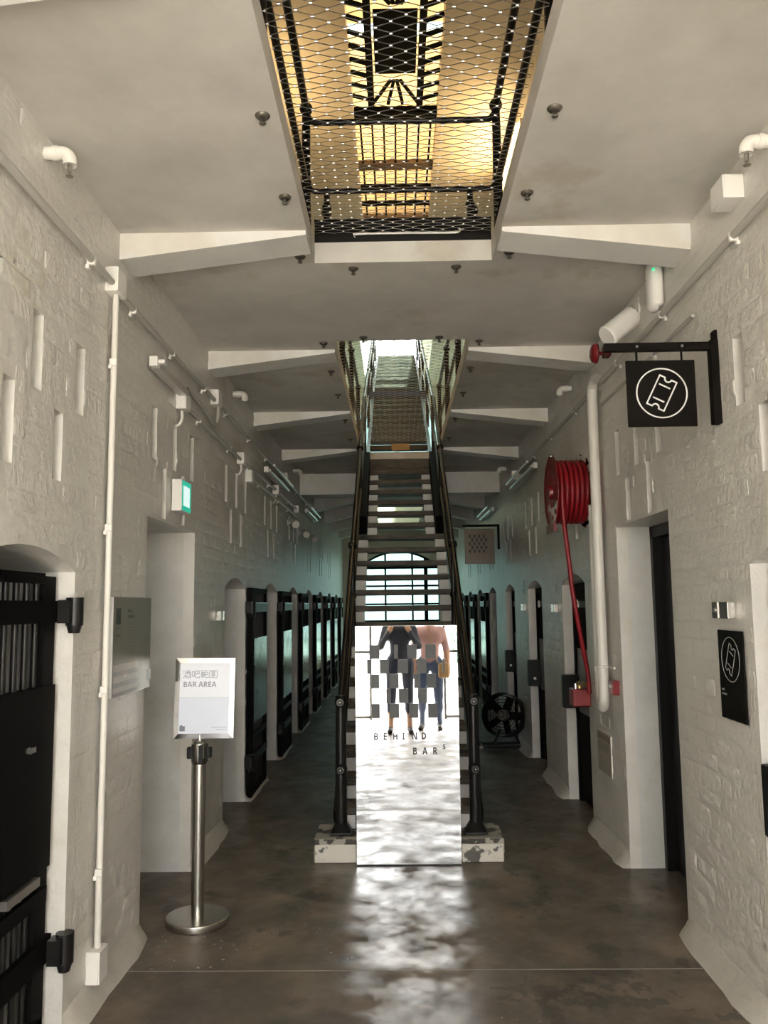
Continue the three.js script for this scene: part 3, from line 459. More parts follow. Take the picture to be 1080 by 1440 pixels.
  run('grey conduit high on the left wall running into the dark end', [V(CX, 3.06, -9.45), V(CX, 3.06, -13)], 0.013, [10.4, 11.6].map((d) => V(CX, 3.055, -d)));
  run('grey conduit below the lamp batten along the left wall', [V(CX, 2.822, -4.85), V(CX, 2.81, -6.6)], 0.014, [5.2, 6.17].map((d) => V(CX, 2.815, -d)));
  run('grey conduit on the left wall between the two lower small boxes', [V(CX, 2.81, -6.74), V(CX, 2.835, -8.55)], 0.013, [7.0, 8.1].map((d) => V(CX, 2.815, -d)));
  run('lowest grey conduit on the left wall past the square box', [V(CX, 2.74, -7.15), V(CX, 2.75, -10.4)], 0.012, [7.55, 8.8, 9.6].map((d) => V(CX, 2.742, -d)));
  run('thin conduit from the far lamp box along the left wall', [V(CX, 2.84, -8.7), V(CX, 2.84, -10.35)], 0.012, [9.6].map((d) => V(CX, 2.84, -d)));
  run('white pipe running down the left wall to the floor socket', [V(CX, 3.05, -3.6), V(CX, 0.22, -3.575)], 0.014, [2.72, 1.97, 1.27, 0.52].map((y) => V(CX + 0.002, y, -3.575 - 0.009 * (y - 1.3))), M.pvc, V(), 'wall_pipe');
  jbox('cream junction box at the top of the white down pipe', LX, 3.093, -3.6, 0.115, 0.12, 0.055);
  jbox('white junction box above the left doorway on the upper conduit', LX, 3.085, -5.7, 0.11, 0.12, 0.055);
  jbox('white junction box at the end of the near lamp batten', LX, 2.835, -4.8, 0.1, 0.11, 0.058);
  jbox('white junction box above the exit sign side slits, middle one', LX, 2.825, -6.67, 0.095, 0.1, 0.055);
  jbox('white square box below the lower left conduit', LX, 2.735, -7.05, 0.105, 0.11, 0.055);
  jbox('grey white box below the far twin lamp on the left wall', LX, 2.835, -8.62, 0.1, 0.12, 0.06);
  jbox('small far box on the lower left conduit', LX, 2.835, -10.42, 0.09, 0.12, 0.06);
  jbox('small far box on the upper left conduit', LX, 3.09, -9.37, 0.09, 0.12, 0.055);
  jbox('white socket box at the foot of the white pipe', LX, 0.155, -3.575, 0.13, 0.1, 0.055, 'socket_box');
  for (const [y, z, y2, lab] of [[2.78, -4.78, 2.69, 'short bent lead below the batten end box'], [2.775, -6.65, 2.69, 'short bent lead below the middle junction box'], [2.785, -8.6, 2.7, 'short bent lead below the far lamp box']]) { const o = thing('cable_lead', lab, 'cable', [LX, y2, z]); obj('cable', tube([V(0.03, y - y2, 0), V(0.032, (y - y2) * 0.5, 0), V(0.022, 0.01, 0.01), V(0.0, -0.01, 0.02)], 0.0095, 16, 8), M.pvc, o); }
  { const o = thing('cable_lead', 'bent conduit dropping from the upper box to the lamp batten', 'cable', [LX, 2.9, -5.72]); obj('cable', tube([V(0.04, 0.13, 0), V(0.04, 0.06, 0), V(0.04, 0.0, 0.05), V(0.035, -0.01, 0.16), V(0.035, 0.02, 0.45), V(0.035, 0.035, 0.85)], 0.013, 30, 8), M.conduit, o); }
  // lamp battens
  function batten(label, x, y, d0, d1, twin) {
    const s = Math.sign(x), o = thing('lamp_batten', label, 'lamp', [x, y, -d0]), L = d1 - d0;
    obj('end_box', rb(0.045, 0.055, 0.05, -s * 0.05, 0, 0, 0.005), M.white, o);
    obj('tray', b6(-s * 0.02, -s * 0.07, -0.026, 0.01, -0.02, -L), M.conduit, o);
    if (twin) for (const e of [0.055, 0.1]) obj('tube', cyl(V(-s * (e + 0.02), e > 0.07 ? 0.045 : 0.0, -0.03), V(-s * (e + 0.02), e > 0.07 ? 0.045 : 0.0, -L), 0.013, 0.013, 10), std({ color: lin(0.88, 0.88, 0.86), roughness: 0.12 }), o);
    else obj('lamp_stub', rb(0.04, 0.022, 0.04, -s * 0.088, 0, -0.005, 0.006), M.white, o);
    return o;
  }
  batten('unlit lamp batten near the exit sign on the left wall', LX, 2.888, 4.15, 4.78, false);
  batten('unlit twin tube lamp far along the left wall', LX, 2.93, 7.85, 9.3, true);
  batten('unlit twin tube lamp below the hose reel side ceiling', WX, 2.94, 7.9, 9.45, true);
  batten('unlit twin tube lamp in the dark end of the left wall', LX, 2.93, 11.4, 12.7, true);
  batten('unlit twin tube lamp in the dark end of the right wall', WX, 2.93, 11.5, 12.9, true);
  // small spotlights and clutter near the far end of the left wall
  [[2.6, 9.75, 'nearest'], [2.58, 10.9, 'middle'], [2.6, 12.0, 'farthest']].forEach(([y, d, w]) => { const o = thing('spotlight', `${w} of three small white spotlights far along the left wall`, 'spotlight', [LX, y, -d]); obj('bracket', [cyl(V(0, 0, 0), V(0.07, 0.0, 0), 0.012), cyl(V(0, 0, 0), V(0.012, 0, 0), 0.035, 0.035, 14)], M.white, o); obj('lamp_head', cyl(V(0.06, 0.02, -0.05), V(0.11, -0.03, 0.07), 0.035, 0.045, 16), M.white, o); });

  // drain elbows at the wall tops
  function elbow(label, x, y, d, tip) { const s = Math.sign(x), o = thing('pipe_elbow', label, 'pipe', [x, y, -d]); const m = M.pvc; obj('spigot', [cyl(V(s * 0.02, 0, 0), V(-s * 0.03, 0, 0), 0.024, 0.024, 16), cyl(V(-s * 0.03, 0, 0), V(-s * 0.052, 0, 0), 0.028, 0.028, 16)], m, o); obj('bend', tube([V(-s * 0.05, 0, 0), V(-s * 0.078, -0.003, 0), V(-s * 0.093, -0.022, 0), V(-s * 0.095, -0.05, 0)], 0.0255, 16, 14, 0.5), m, o); if (tip) obj('nozzle', [cyl(V(-s * 0.095, -0.05, 0), V(-s * 0.095, -0.078, 0), 0.01, 0.007, 8), cyl(V(-s * 0.095, -0.09, 0), V(-s * 0.095, -0.093, 0), 0.014, 0.014, 10)], M.steel, o); }
  [2.89, 6.45, 10.3].forEach((d, i) => elbow(`${['nearest', 'second', 'third'][i]} white pipe elbow at the top of the left wall`, LX, 3.312, d, i === 0));
  [2.89, 6.4, 10.3].forEach((d, i) => elbow(`${['nearest', 'second', 'third'][i]} white pipe elbow at the top of the right wall`, WX, 3.305, d, i === 0));
  jbox('white box under the nearest right pipe elbow', WX, 3.265, -3.2, 0.1, 0.13, 0.08);
  jbox('white conduit box high on the right wall near the twin tube lamp', WX, 3.06, -9.3, 0.1, 0.12, 0.08);

  // metal switch plates
  for (const [x, y, d, lab] of [[LX, 1.552, 5.98, 'steel plate beside the first opening on the left wall'], [WX, 1.58, 3.54, 'steel switch plate above the black ticket panel'], [WX, 1.57, 7.32, 'steel switch plate between the first two recessed right doors'], [WX, 1.57, 9.1, 'steel switch plate past the second recessed right door']]) { const s = Math.sign(x), o = thing('switch_plate', lab, 'switch', [x, y, -d]); obj('box', rb(0.035, 0.07, 0.17, -s * 0.02, 0, 0, 0.003), M.steel, o); obj('button', cyl(V(-s * 0.036, 0, -0.05), V(-s * 0.042, 0, -0.05), 0.012), M.galv, o); obj('divider', bx(0.006, 0.07, 0.006, -s * 0.038, 0, -0.015), M.galv, o); }

  // ------------------------------------------------------------ right wall fittings
  const RX = WX;
  run('grey conduit along the right wall near the ceiling', [V(RX - 0.03, 3.09, -1.2), V(RX - 0.03, 3.075, -5.36)], 0.016, [2.3, 3.2, 4.1, 4.95].map((d) => V(RX - 0.03, 3.08, -d)));
  run('grey conduit along the right wall past the hose reel', [V(RX - 0.03, 3.075, -5.58), V(RX - 0.03, 3.08, -9.22)], 0.014, [6.2, 7.2, 8.1].map((d) => V(RX - 0.03, 3.075, -d)));
  run('thin lower conduit behind the hanging ticket sign', [V(RX - 0.02, 2.93, -3.7), V(RX - 0.02, 2.93, -5.42)], 0.009, [4.3].map((d) => V(RX - 0.02, 2.93, -d)));
  const standpipe = run('thick white standpipe beside the hose reel', [V(RX - 0.058, 3.1, -5.36), V(RX - 0.06, 3.1, -5.42), V(RX - 0.06, 3.075, -5.48), V(RX - 0.06, 3.0, -5.5), V(RX - 0.06, 2.8, -5.5), V(RX - 0.06, 2.0, -5.5), V(RX - 0.06, 1.15, -5.5), V(RX - 0.06, 0.98, -5.5), V(RX - 0.06, 0.93, -5.54), V(RX - 0.06, 0.94, -5.62)], 0.035, [], M.pvc, V(), 'standpipe');
  run('thin white pipe behind the standpipe', [V(RX - 0.03, 2.3, -5.78), V(RX - 0.03, 1.6, -5.78), V(RX - 0.03, 1.05, -5.78), V(RX - 0.035, 0.97, -5.75), V(RX - 0.05, 0.95, -5.67)], 0.02, [1.16].map((y) => V(RX - 0.03, y, -5.78)), M.pvc, V(), 'standpipe');
  obj('clamp_ring', new THREE.TorusGeometry(0.041, 0.007, 8, 24).rotateX(Math.PI / 2).translate(-0.002, -1.9, -0.14), M.white, standpipe); obj('clamp_arm', bx(0.012, 0.016, 0.14, 0.03, -1.9, -0.04), M.white, standpipe);
  { // hose reel: axle along x, drum standing off the wall
    const o = thing('hose_reel', 'red fire hose reel mounted on the right wall', 'hose reel', [1.235, 2.435, -6.1]); const R = 0.275;
    const disc = (x, s) => { const g = lathe([[0, 0], [R - 0.02, 0], [R, 0.006], [R + 0.004, 0.014], [R - 0.006, 0.016], [R - 0.02, 0.008], [0, 0.008]], 48); return g.rotateZ(Math.PI / 2).scale(s, 1, 1).translate(x, 0, 0); };
    const d1 = obj('flange_disc', disc(-0.118, 1), M.red, o), d2 = obj('flange_disc', disc(0.112, -1), M.red, o);
    for (const [px, pr] of [[-0.129, d1]]) for (let ring = 0; ring < 2; ring++) for (let k = 0; k < 10; k++) { const a = k * Math.PI / 5 + ring * 0.3, r = ring ? 0.19 : 0.1; obj('disc_hole', cyl(V(px - 0.0015, r * Math.sin(a), r * Math.cos(a)), V(px + 0.0015, r * Math.sin(a), r * Math.cos(a)), 0.021, 0.021, 12), M.hose, pr); }
    obj('axle', cyl(V(-0.14, 0, 0), V(0.12, 0, 0), 0.035, 0.035, 16), M.steel, o); obj('hub_cap', cyl(V(-0.15, 0, 0), V(-0.125, 0, 0), 0.05, 0.055, 20), M.red, o);
    for (let k = 0; k < 6; k++) obj('hose_turn', new THREE.TorusGeometry(0.222, 0.0185, 10, 48).rotateY(Math.PI / 2).translate(-0.092 + k * 0.0365, 0, 0), M.hose, o);
    obj('drum', cyl(V(-0.11, 0, 0), V(0.1, 0, 0), 0.205, 0.205, 32, true), M.hose, o);
    obj('hanging_hose', tube([V(-0.092, 0.05, 0.222), V(-0.09, -0.16, 0.21), V(-0.06, -0.5, 0.2), V(-0.03, -0.82, 0.2), V(0.02, -1.1, 0.16), V(0.06, -1.3, 0.13), V(0.07, -1.46, 0.12)], 0.0165, 60, 10), M.hose, o);
    obj('wall_bracket', [bx(0.03, 0.2, 0.12, 0.105, 0, 0), bx(0.02, 0.06, 0.3, -0.137, -0.272, 0).rotateX(0)], M.red, o);
    for (const [x, y, z] of [[-0.135, 0.262, 0.07], [-0.135, -0.262, 0.09], [-0.105, -0.285, 0.02], [0.1, 0.28, 0.03], [0.1, -0.275, 0.05]]) obj('spacer_bolt', cyl(V(x - 0.012, y, z), V(x + 0.012, y, z), 0.012, 0.012, 10), M.chrome, o);
  }
  { const o = thing('valve_box', 'red nozzle valve box below the hose', 'valve', [RX, 0.93, -6.16]); obj('box', rb(0.13, 0.125, 0.14, -0.075, 0, 0, 0.008), M.red, o); obj('valve_body', [cyl(V(-0.075, 0.06, 0), V(-0.075, 0.11, 0), 0.026, 0.024, 14), cyl(V(-0.075, 0.1, 0.0), V(-0.06, 0.1, 0.13), 0.018, 0.018, 12)], M.brass, o); obj('nozzle', cyl(V(-0.11, 0.06, 0.03), V(-0.11, 0.1, 0.03), 0.014), M.chrome, o); }
  { const o = thing('call_point', 'small red fire alarm call point beside the standpipe', 'alarm', [RX, 1.075, -5.385]); obj('box', rb(0.045, 0.09, 0.11, -0.022, 0, 0, 0.006), M.red, o); obj('glass_strip', bx(0.004, 0.02, 0.06, -0.046, 0.008, 0), M.white, o); }
  { const o = thing('wall_notice', 'faded notice panel low on the right wall', 'notice', [RX, 0.6, -5.76]); const t = canvasTex(256, 256, (g, w, h) => { g.fillStyle = '#a9a294'; g.fillRect(0, 0, w, h); g.fillStyle = '#8f7f74'; g.fillRect(10, 10, 236, 40); g.fillStyle = '#8a8072'; for (let i = 0; i < 4; i++) g.fillRect(14, 70 + i * 14, 190 + (i * 29) % 40, 7); }); obj('sheet', new THREE.PlaneGeometry(0.36, 0.27).rotateY(-Math.PI / 2).translate(-0.0105, 0, 0), std({ map: t, roughness: 0.5 }), o); obj('backing', bx(0.01, 0.27, 0.36, -0.005, 0, 0), M.pvc, o); }

  // ticket icon drawn as tubes, used on both signs
  function ticket(o, S, put, r, mat) {
    const ring = []; for (let i = 0; i <= 48; i++) { const a = i / 48 * 2 * Math.PI; ring.push(put(Math.cos(a) * S, Math.sin(a) * S)); }
    obj('ring', new THREE.TubeGeometry(new THREE.CatmullRomCurve3(ring.slice(0, 48), true), 72, r, 6, true), mat, o);
    const c = Math.cos(-0.46), s = Math.sin(-0.46), rot = (x, y) => put((x * c - y * s) * S, (x * s + y * c) * S), w = 0.37, h = 0.64, n = 0.14; const line = []; const seg = (pts) => { for (let i = 0; i + 1 < pts.length; i++) line.push(cyl(rot(...pts[i]), rot(...pts[i + 1]), r, r, 6), sph(r, ...rot(...pts[i]).toArray(), 6)); };
    const notch = (y, dir) => Array.from({ length: 7 }, (_, i) => { const a = Math.PI * i / 6; return [-n * Math.cos(a), y - dir * n * Math.sin(a)]; });
    const top = notch(h, 1), bot = notch(-h, -1).reverse();
    seg([[-w, -h], [-w, h], ...top, [w, h], [w, -h], ...bot, [-w, -h]]); seg([[-w * 0.62, 0.3], [w * 0.62, 0.3]]); seg([[-w * 0.62, -0.3], [w * 0.62, -0.3]]);
    obj('ticket_outline', line, mat, o);
  }
  const markWhite = std({ color: lin(0.85, 0.84, 0.82), roughness: 0.5 });
  { const o = thing('hanging_sign', 'black square hanging sign with white ticket icon on a wall bracket', 'sign', [RX, 2.72, -3.5]);
    obj('wall_post', rb(0.035, 0.37, 0.045, -0.018, -0.16, 0, 0.003), M.signBlack, o); obj('arm', rb(0.48, 0.036, 0.03, -0.25, 0, 0, 0.003), M.signBlack, o); obj('lug', bx(0.012, 0.045, 0.045, -0.01, 0.045, 0), M.signBlack, o);
    for (const x of [-0.35, -0.155]) { const h = obj('hanger', cyl(V(x, -0.065, 0.0), V(x, -0.01, 0.0), 0.005, 0.005, 8), M.signBlack, o); obj('bolt', sph(0.006, x, 0, 0.016, 8), M.galv, h); }
    const p = obj('sign_panel', rb(0.296, 0.292, 0.014, -0.25, -0.206, 0, 0.002), M.signBlack, o);
    ticket(p, 0.108, (x, y) => V(-0.25 + x, -0.206 + y, 0.008), 0.0035, markWhite);
    const back = (x, y) => V(-0.25 - x, -0.206 + y, -0.008); ticket(p, 0.108, back, 0.0035, markWhite); }
  { const o = thing('ticket_panel', 'black wall panel with ticket icon below the switch plate', 'sign', [RX, 1.31, -3.505]); const p = obj('panel', rb(0.008, 0.37, 0.255, -0.012, 0, 0, 0.002), M.signBlack, o); ticket(p, 0.092, (x, y) => V(-0.0165, 0.065 + y, x), 0.0017, std({ color: lin(0.3, 0.29, 0.28), roughness: 0.5 })); obj('small_print', [bx(0.001, 0.008, 0.03, -0.0165, -0.065, -0.095), bx(0.001, 0.008, 0.05, -0.0165, -0.083, -0.085)], std({ color: lin(0.25, 0.25, 0.25), roughness: 0.5 }), p); }
  { const o = thing('wall_unit', 'white rounded wall unit with a green light below the first right beam', 'device', [RX, 3.25, -4.15]); obj('case', [new THREE.CapsuleGeometry(0.06, 0.16, 6, 16).scale(0.55, 1, 1).rotateX(0.0).translate(-0.05, 0, 0)], M.white, o); obj('front_cover', rb(0.06, 0.24, 0.12, -0.04, -0.0, 0, 0.025, 3), M.white, o);
    obj('green_led_light', sph(0.009, -0.06, 0.07, 0.052, 10), std({ color: lin(0.02, 0.4, 0.15), emissive: lin(0.1, 1, 0.45), emissiveIntensity: 1.1 }), o); const l = new THREE.PointLight(lin(0.1, 1, 0.45), 0.0008); l.position.set(RX - 0.06, 3.32, -4.095); l.castShadow = true; scene.add(l); }
  { const o = thing('speaker', 'white cylindrical projector speaker pointing down the corridor on the right wall', 'speaker', [RX, 3.27, -4.6]); const a = V(-0.03, -0.02, 0.0), b = V(-0.185, -0.145, 0.04); obj('body', [cyl(a, b, 0.062, 0.062, 28)], M.white, o); obj('cap', cyl(b, b.clone().lerp(a, -0.06), 0.064, 0.058, 28), M.white, o); obj('arm', [cyl(V(0.0, 0.01, 0.02), V(-0.05, -0.02, 0.01), 0.014, 0.014, 10), cyl(V(0.005, 0.01, 0.02), V(-0.012, 0.01, 0.02), 0.04, 0.04, 16)], M.white, o); }
  { const o = thing('fire_bell', 'red round fire bell near the right ceiling', 'bell', [RX, 3.225, -5.22]); obj('gong', lathe([[0, 0.045], [0.03, 0.043], [0.055, 0.032], [0.066, 0.01], [0.066, 0], [0, 0]], 32).rotateZ(Math.PI / 2).translate(-0.085, 0, 0), M.red, o); obj('back_box', rb(0.045, 0.075, 0.075, -0.022, 0.012, 0, 0.006), std({ color: lin(0.12, 0.01, 0.01), roughness: 0.5 }), o); obj('stem', cyl(V(-0.03, 0, 0), V(-0.09, 0, 0), 0.012), M.red, o); }
  // far hanging board with checks
  { const o = thing('check_sign', 'brown hanging sign with black checks far along the right wall', 'sign', [1.33, 2.64, -11.0]); obj('arm', bx(0.5, 0.03, 0.03, -0.25, 0.012, 0), M.signBlack, o); obj('wall_post', bx(0.03, 0.33, 0.03, -0.015, -0.14, 0), M.signBlack, o); const p = obj('sign_panel', rb(0.4, 0.47, 0.012, -0.27, -0.265, 0, 0.002), M.brownPlate, o);
    for (let r = 0; r < 5; r++) for (let c = 0; c < 4; c++) obj('check', bx(0.028, 0.042, 0.004, -0.42 + c * 0.062 + (r % 2 ? 0.031 : 0) + 0.02, -0.13 - r * 0.05, 0.008), M.ink, p); }
  // floor fan
  { const o = thing('floor_fan', 'black drum floor fan standing by the right wall behind the stairs', 'fan', [1.12, 0, -9.5]);
    obj('base', [rb(0.5, 0.03, 0.05, 0, 0.03, 0.1, 0.01), rb(0.5, 0.03, 0.05, 0, 0.03, -0.15, 0.01)], M.black, o); obj('chrome_foot', [rb(0.05, 0.035, 0.3, -0.26, 0.02, -0.02, 0.008)], M.chrome, o); obj('leg', [cyl(V(-0.1, 0.04, -0.02), V(-0.03, 0.2, -0.02), 0.015), cyl(V(0.18, 0.04, -0.02), V(0.12, 0.2, -0.02), 0.015)], M.black, o);
    const T = (g) => g.rotateX(Math.PI / 2).rotateX(-0.2).rotateY(-0.55).translate(0.02, 0.36, 0);
    obj('drum', T(new THREE.CylinderGeometry(0.24, 0.24, 0.16, 32, 1, true)), M.black, o); for (let k = 0; k < 7; k++) obj('cage_ring', new THREE.TorusGeometry(0.035 + k * 0.034, 0.004, 6, 32).translate(0, 0, 0.085).rotateX(-0.2).rotateY(-0.55).translate(0.02, 0.36, 0), M.black, o); for (let k = 0; k < 5; k++) obj('blade', T(bx(0.2, 0.01, 0.09, 0.11, 0, 0).rotateX(0.4).rotateY(k * 1.257)), M.blackMatt, o); obj('motor', T(new THREE.CylinderGeometry(0.055, 0.07, 0.14, 18)), M.galv, o); }
}

// ---------------------------------------------------------------- sprinkler heads on the ceiling
{
  const pos = [[-0.52, 2.8, 'left of the first slot, nearest'], [-0.52, 3.4, 'left of the first slot, middle'], [-0.526, 4.02, 'behind the nearest left beam end'], [-0.263, 4.18, 'behind the white slot end, left'], [0.535, 2.79, 'right of the first slot, nearest'], [0.532, 3.4, 'right of the first slot, middle'], [0.537, 4.01, 'behind the nearest right beam end'], [0.28, 4.18, 'behind the white slot end, right'],
    [-0.53, 5.42, 'at the left corner of the second slot'], [-0.256, 5.31, 'before the second slot, left'], [0.25, 5.33, 'before the second slot, right'], [0.524, 5.42, 'at the right corner of the second slot'], [-0.533, 6.1, 'left of the second slot, first'], [0.52, 6.06, 'right of the second slot, first'], [-0.53, 6.8, 'left of the second slot, second'], [0.525, 6.8, 'right of the second slot, second'], [-0.53, 7.75, 'left of the second slot, third'], [0.525, 7.75, 'right of the second slot, third'], [-0.53, 8.7, 'left of the second slot, fourth'], [0.525, 8.7, 'right of the second slot, fourth']];
  for (const [x, d, w] of pos) { const o = thing('sprinkler', `small metal sprinkler head in the ceiling ${w}`, 'sprinkler', [x, HC, -d], 'ceiling sprinkler heads'); o.scale.setScalar(0.82); obj('cup', lathe([[0, 0], [0.034, 0], [0.034, -0.003], [0.026, -0.012], [0.02, -0.016], [0, -0.016]].reverse(), 20), M.sprink, o); obj('head', lathe([[0, -0.045], [0.012, -0.043], [0.016, -0.038], [0.009, -0.034], [0.008, -0.014], [0, -0.014]], 14), M.sprink, o); }
}
// ---------------------------------------------------------------- expanded metal nets across the slots
function net(label, d0, d1, y, cw, cl) {
  const o = thing('safety_net', label, 'metal mesh', [0, y, -d0]); const rows = Math.round((d1 - d0) / (cl / 2)), cols = Math.round(2 * SL / (cw / 2)), sx = 2 * SL / cols; const segs = [], knots = [];
  const P = (k, j, up) => V(-SL + k * sx, up ? 0.004 : -0.004, -(j * (d1 - d0) / rows));
  for (let j = 0; j < rows; j++) for (let k = 0; k < cols; k++) { const A = V(-SL + k * sx, ((k + j) % 2) ? 0.003 : -0.003, -((j + ((k + j) % 2 ? 0.96 : 0.04)) * (d1 - d0) / rows)), B = V(-SL + (k + 1) * sx, ((k + 1 + j) % 2) ? 0.003 : -0.003, -((j + ((k + 1 + j) % 2 ? 0.96 : 0.04)) * (d1 - d0) / rows)); segs.push(bar(A, B, 0.0029, 0.002)); if ((k + j) % 2 === 0 && j > 0) knots.push(bx(0.0095, 0.003, 0.005).rotateX(0.55).translate(-SL + k * sx, 0, -(j * (d1 - d0) / rows))); }
  obj('strands', segs, M.galv, o); obj('knots', knots, M.galv, o).userData.kind = 'stuff'; return o;
}
net('diamond steel safety mesh across the first ceiling slot', 0.72, 4.08, 3.535, 0.104, 0.06);
net('diamond steel safety mesh across the stair slot', 5.42, 9.6, 3.535, 0.104, 0.085);
// ---------------------------------------------------------------- gallery railings on the floor above
function railParts(o, x, z0, z1, posts) {
  obj('top_rail', cyl(V(x, 0.78, z0), V(x, 0.78, z1), 0.02, 0.02, 10), M.iron, o); obj('middle_rail', cyl(V(x, 0.36, z0), V(x, 0.36, z1), 0.017, 0.017, 10), M.iron, o);
  for (const d of posts) { obj('post', cyl(V(x, 0, -d), V(x, 0.8, -d), 0.028, 0.022, 12), M.iron, o); obj('joint_ball', sph(0.036, x, 0.78, -d, 12), M.iron, o); obj('joint_ball', sph(0.03, x, 0.36, -d, 12), M.iron, o); }
}
function railing(label, x, z0, z1, posts) { const o = thing('gallery_railing', label, 'railing', [x, 3.5, z0]); railParts(o, 0, 0, z1 - z0, posts.map((d) => d + z0)); }
railing('black gallery railing along the left edge of the stair slot', -0.5, -5.35, -9.9, [5.35, 6.9, 8.4, 9.9]);
railing('black gallery railing along the right edge of the stair slot', 0.5, -5.35, -9.9, [5.35, 6.9, 8.4, 9.9]);
{ const o = thing('gallery_railing', 'black railing around the first ceiling slot on the floor above', 'railing', [0, 3.5, -4.16]);
  for (const s of [-1, 1]) railParts(o, s * 0.51, 3.4, 0, [-2.9, -1.5, 0]);
  for (const [y, r] of [[0.7, 0.017], [0.31, 0.015]]) obj('cross_rail', tube([V(-0.51, y + 0.05, 0), V(-0.485, y + 0.012, 0), V(-0.44, y, 0), V(0, y, 0), V(0.44, y, 0), V(0.485, y + 0.012, 0), V(0.51, y + 0.05, 0)], r, 60, 10, 0.3), M.iron, o);
  for (const x of [-0.4, 0.36]) obj('short_post', [cyl(V(x, 0, 0), V(x, 0.3, 0), 0.02, 0.016, 10), sph(0.027, x, 0.22, 0, 10)], M.iron, o); }
// ---------------------------------------------------------------- upper gallery lamps
function galleryLamp(label, x, y, d0, d1, power, glow) {
  const s = Math.sign(x), o = thing('gallery_lamp', label, 'lamp', [x, y, -d0]), L = d1 - d0, col = lin(1, 0.66, 0.3);
  obj('lamp_housing', b6(0, -s * 0.04, -0.03, 0.05, 0, -L), M.white, o); obj('lamp_tube', cyl(V(-s * 0.06, 0, -0.02), V(-s * 0.06, 0, -L + 0.02), 0.022, 0.022, 12), std({ color: lin(0.9, 0.8, 0.6), emissive: lin(1, 0.72, 0.36), emissiveIntensity: glow, roughness: 0.4 }), o);
  const l = new THREE.RectAreaLight(col, power, L, 0.12); l.position.set(x - s * 0.09, y, -(d0 + d1) / 2); l.lookAt(x - s * 1.2, y + 0.28, -(d0 + d1) / 2); l.castShadow = true; scene.add(l);
}
galleryLamp('glowing warm lamp strip on the upper gallery right wall', WX, 6.66, 8.2, 9.75, 48, 8);
galleryLamp('added unseen warm lamp strip on the upper gallery left wall', -WX, 6.62, 7.2, 8.7, 17, 5);  // added out of view to warm the gallery ceiling
galleryLamp('added unseen warm lamp strip high on the top floor right wall', WX, 9.2, 8.6, 10.2, 520, 5);  // added out of view to brighten what shows behind the grille
// ---------------------------------------------------------------- iron grille over the upper slot
{
  const o = thing('upper_grille', 'dark iron grille of bars and slats filling the upper gallery slot', 'grille', [0, 7.02, -4.6]);
  const at = (d) => -(d - 4.6);
  for (let k = 0; k < 7; k++) obj('bar', b6(-0.4 + k * 0.1333 - 0.011, -0.4 + k * 0.1333 + 0.011, 0.02, 0.05, at(8.7), at(11.05)), M.blackMatt, o);
  for (const [d, w] of [[9.62, 0.14], [10.2, 0.03], [10.65, 0.04], [11.02, 0.12]]) obj('cross_bar', b6(-SL, SL, 0, 0.06, at(d), at(d + w)), w > 0.1 ? std({ color: lin(0.14, 0.09, 0.05), roughness: 0.6 }) : M.blackMatt, o);
  for (const [d, w] of [[8.55, 0.14], [6.75, 0.03], [6.45, 0.16], [5.6, 0.05]]) obj('cross_bar', b6(-SL, SL, 0, 0.08, at(d), at(d + w)), M.blackMatt, o);
  obj('cover_plate', b6(-0.21, 0.21, 0.05, 0.08, at(7.05), at(7.95)), M.blackMatt, o);
  for (const s of [-1, 1]) { obj('side_rail', b6(s * 0.23, s * 0.3, 0.03, 0.1, at(5.2), at(8.55)), M.blackMatt, o); for (let k = 0; k < 16; k++) { const d = 5.3 + k * 0.2; obj('slat', bar(V(s * 0.27, 0.06, at(d + 0.1)), V(s * SL, 0.03, at(d - 0.03)), 0.05, 0.02), M.blackMatt, o); } }
  for (const d of [6.95, 8.05]) for (const x of [-0.16, -0.05, 0.05, 0.16]) obj('fan_bar', bar(V(x * 0.3, 0.05, at(d)), V(x * 1.6, 0.05, at(d + (d > 7.5 ? 0.42 : -0.3))), 0.035, 0.02), M.blackMatt, o);
}
// ---------------------------------------------------------------- second flight of stairs above
{
  const st = thing('upper_staircase', 'upper stair flight of dark planks seen through the slot mesh', 'staircase', [0, 3.5, -10.9]);
  for (let i = 1; i <= 23; i++) { if (i === 12) { obj('landing_beam', b6(-0.5, 0.5, i * 0.152 - 0.12, i * 0.152 + 0.02, -(i - 1) * 0.296, -(i - 1) * 0.296 - 0.3), M.blueSteel, st); continue; } obj('tread', b6(-0.4, 0.4, i * 0.152 - 0.05, i * 0.152, -(i - 1) * 0.296, -(i - 1) * 0.296 - 0.215), M.wood, st, true); }
  for (const s of [-1, 1]) { obj('stringer', bar(V(s * 0.43, -0.02, 0), V(s * 0.43, 3.4, -6.7), 0.04, 0.2), M.iron, st); obj('top_rail', cyl(V(s * 0.46, 0.9, 0), V(s * 0.46, 4.35, -6.7), 0.022), M.iron, st); obj('lower_rail', cyl(V(s * 0.46, 0.5, 0), V(s * 0.46, 3.95, -6.7), 0.016), M.iron, st); for (const d of [0, 1.7, 3.4, 5.1, 6.7]) obj('baluster', cyl(V(s * 0.46, d * 0.515 - 0.02, -d), V(s * 0.46, d * 0.515 + 0.92, -d), 0.024), M.iron, st); }
  obj('notice_plate', b6(-0.1, 0.14, 0.17, 0.26, 0.03, 0.018), M.tan, st);
}
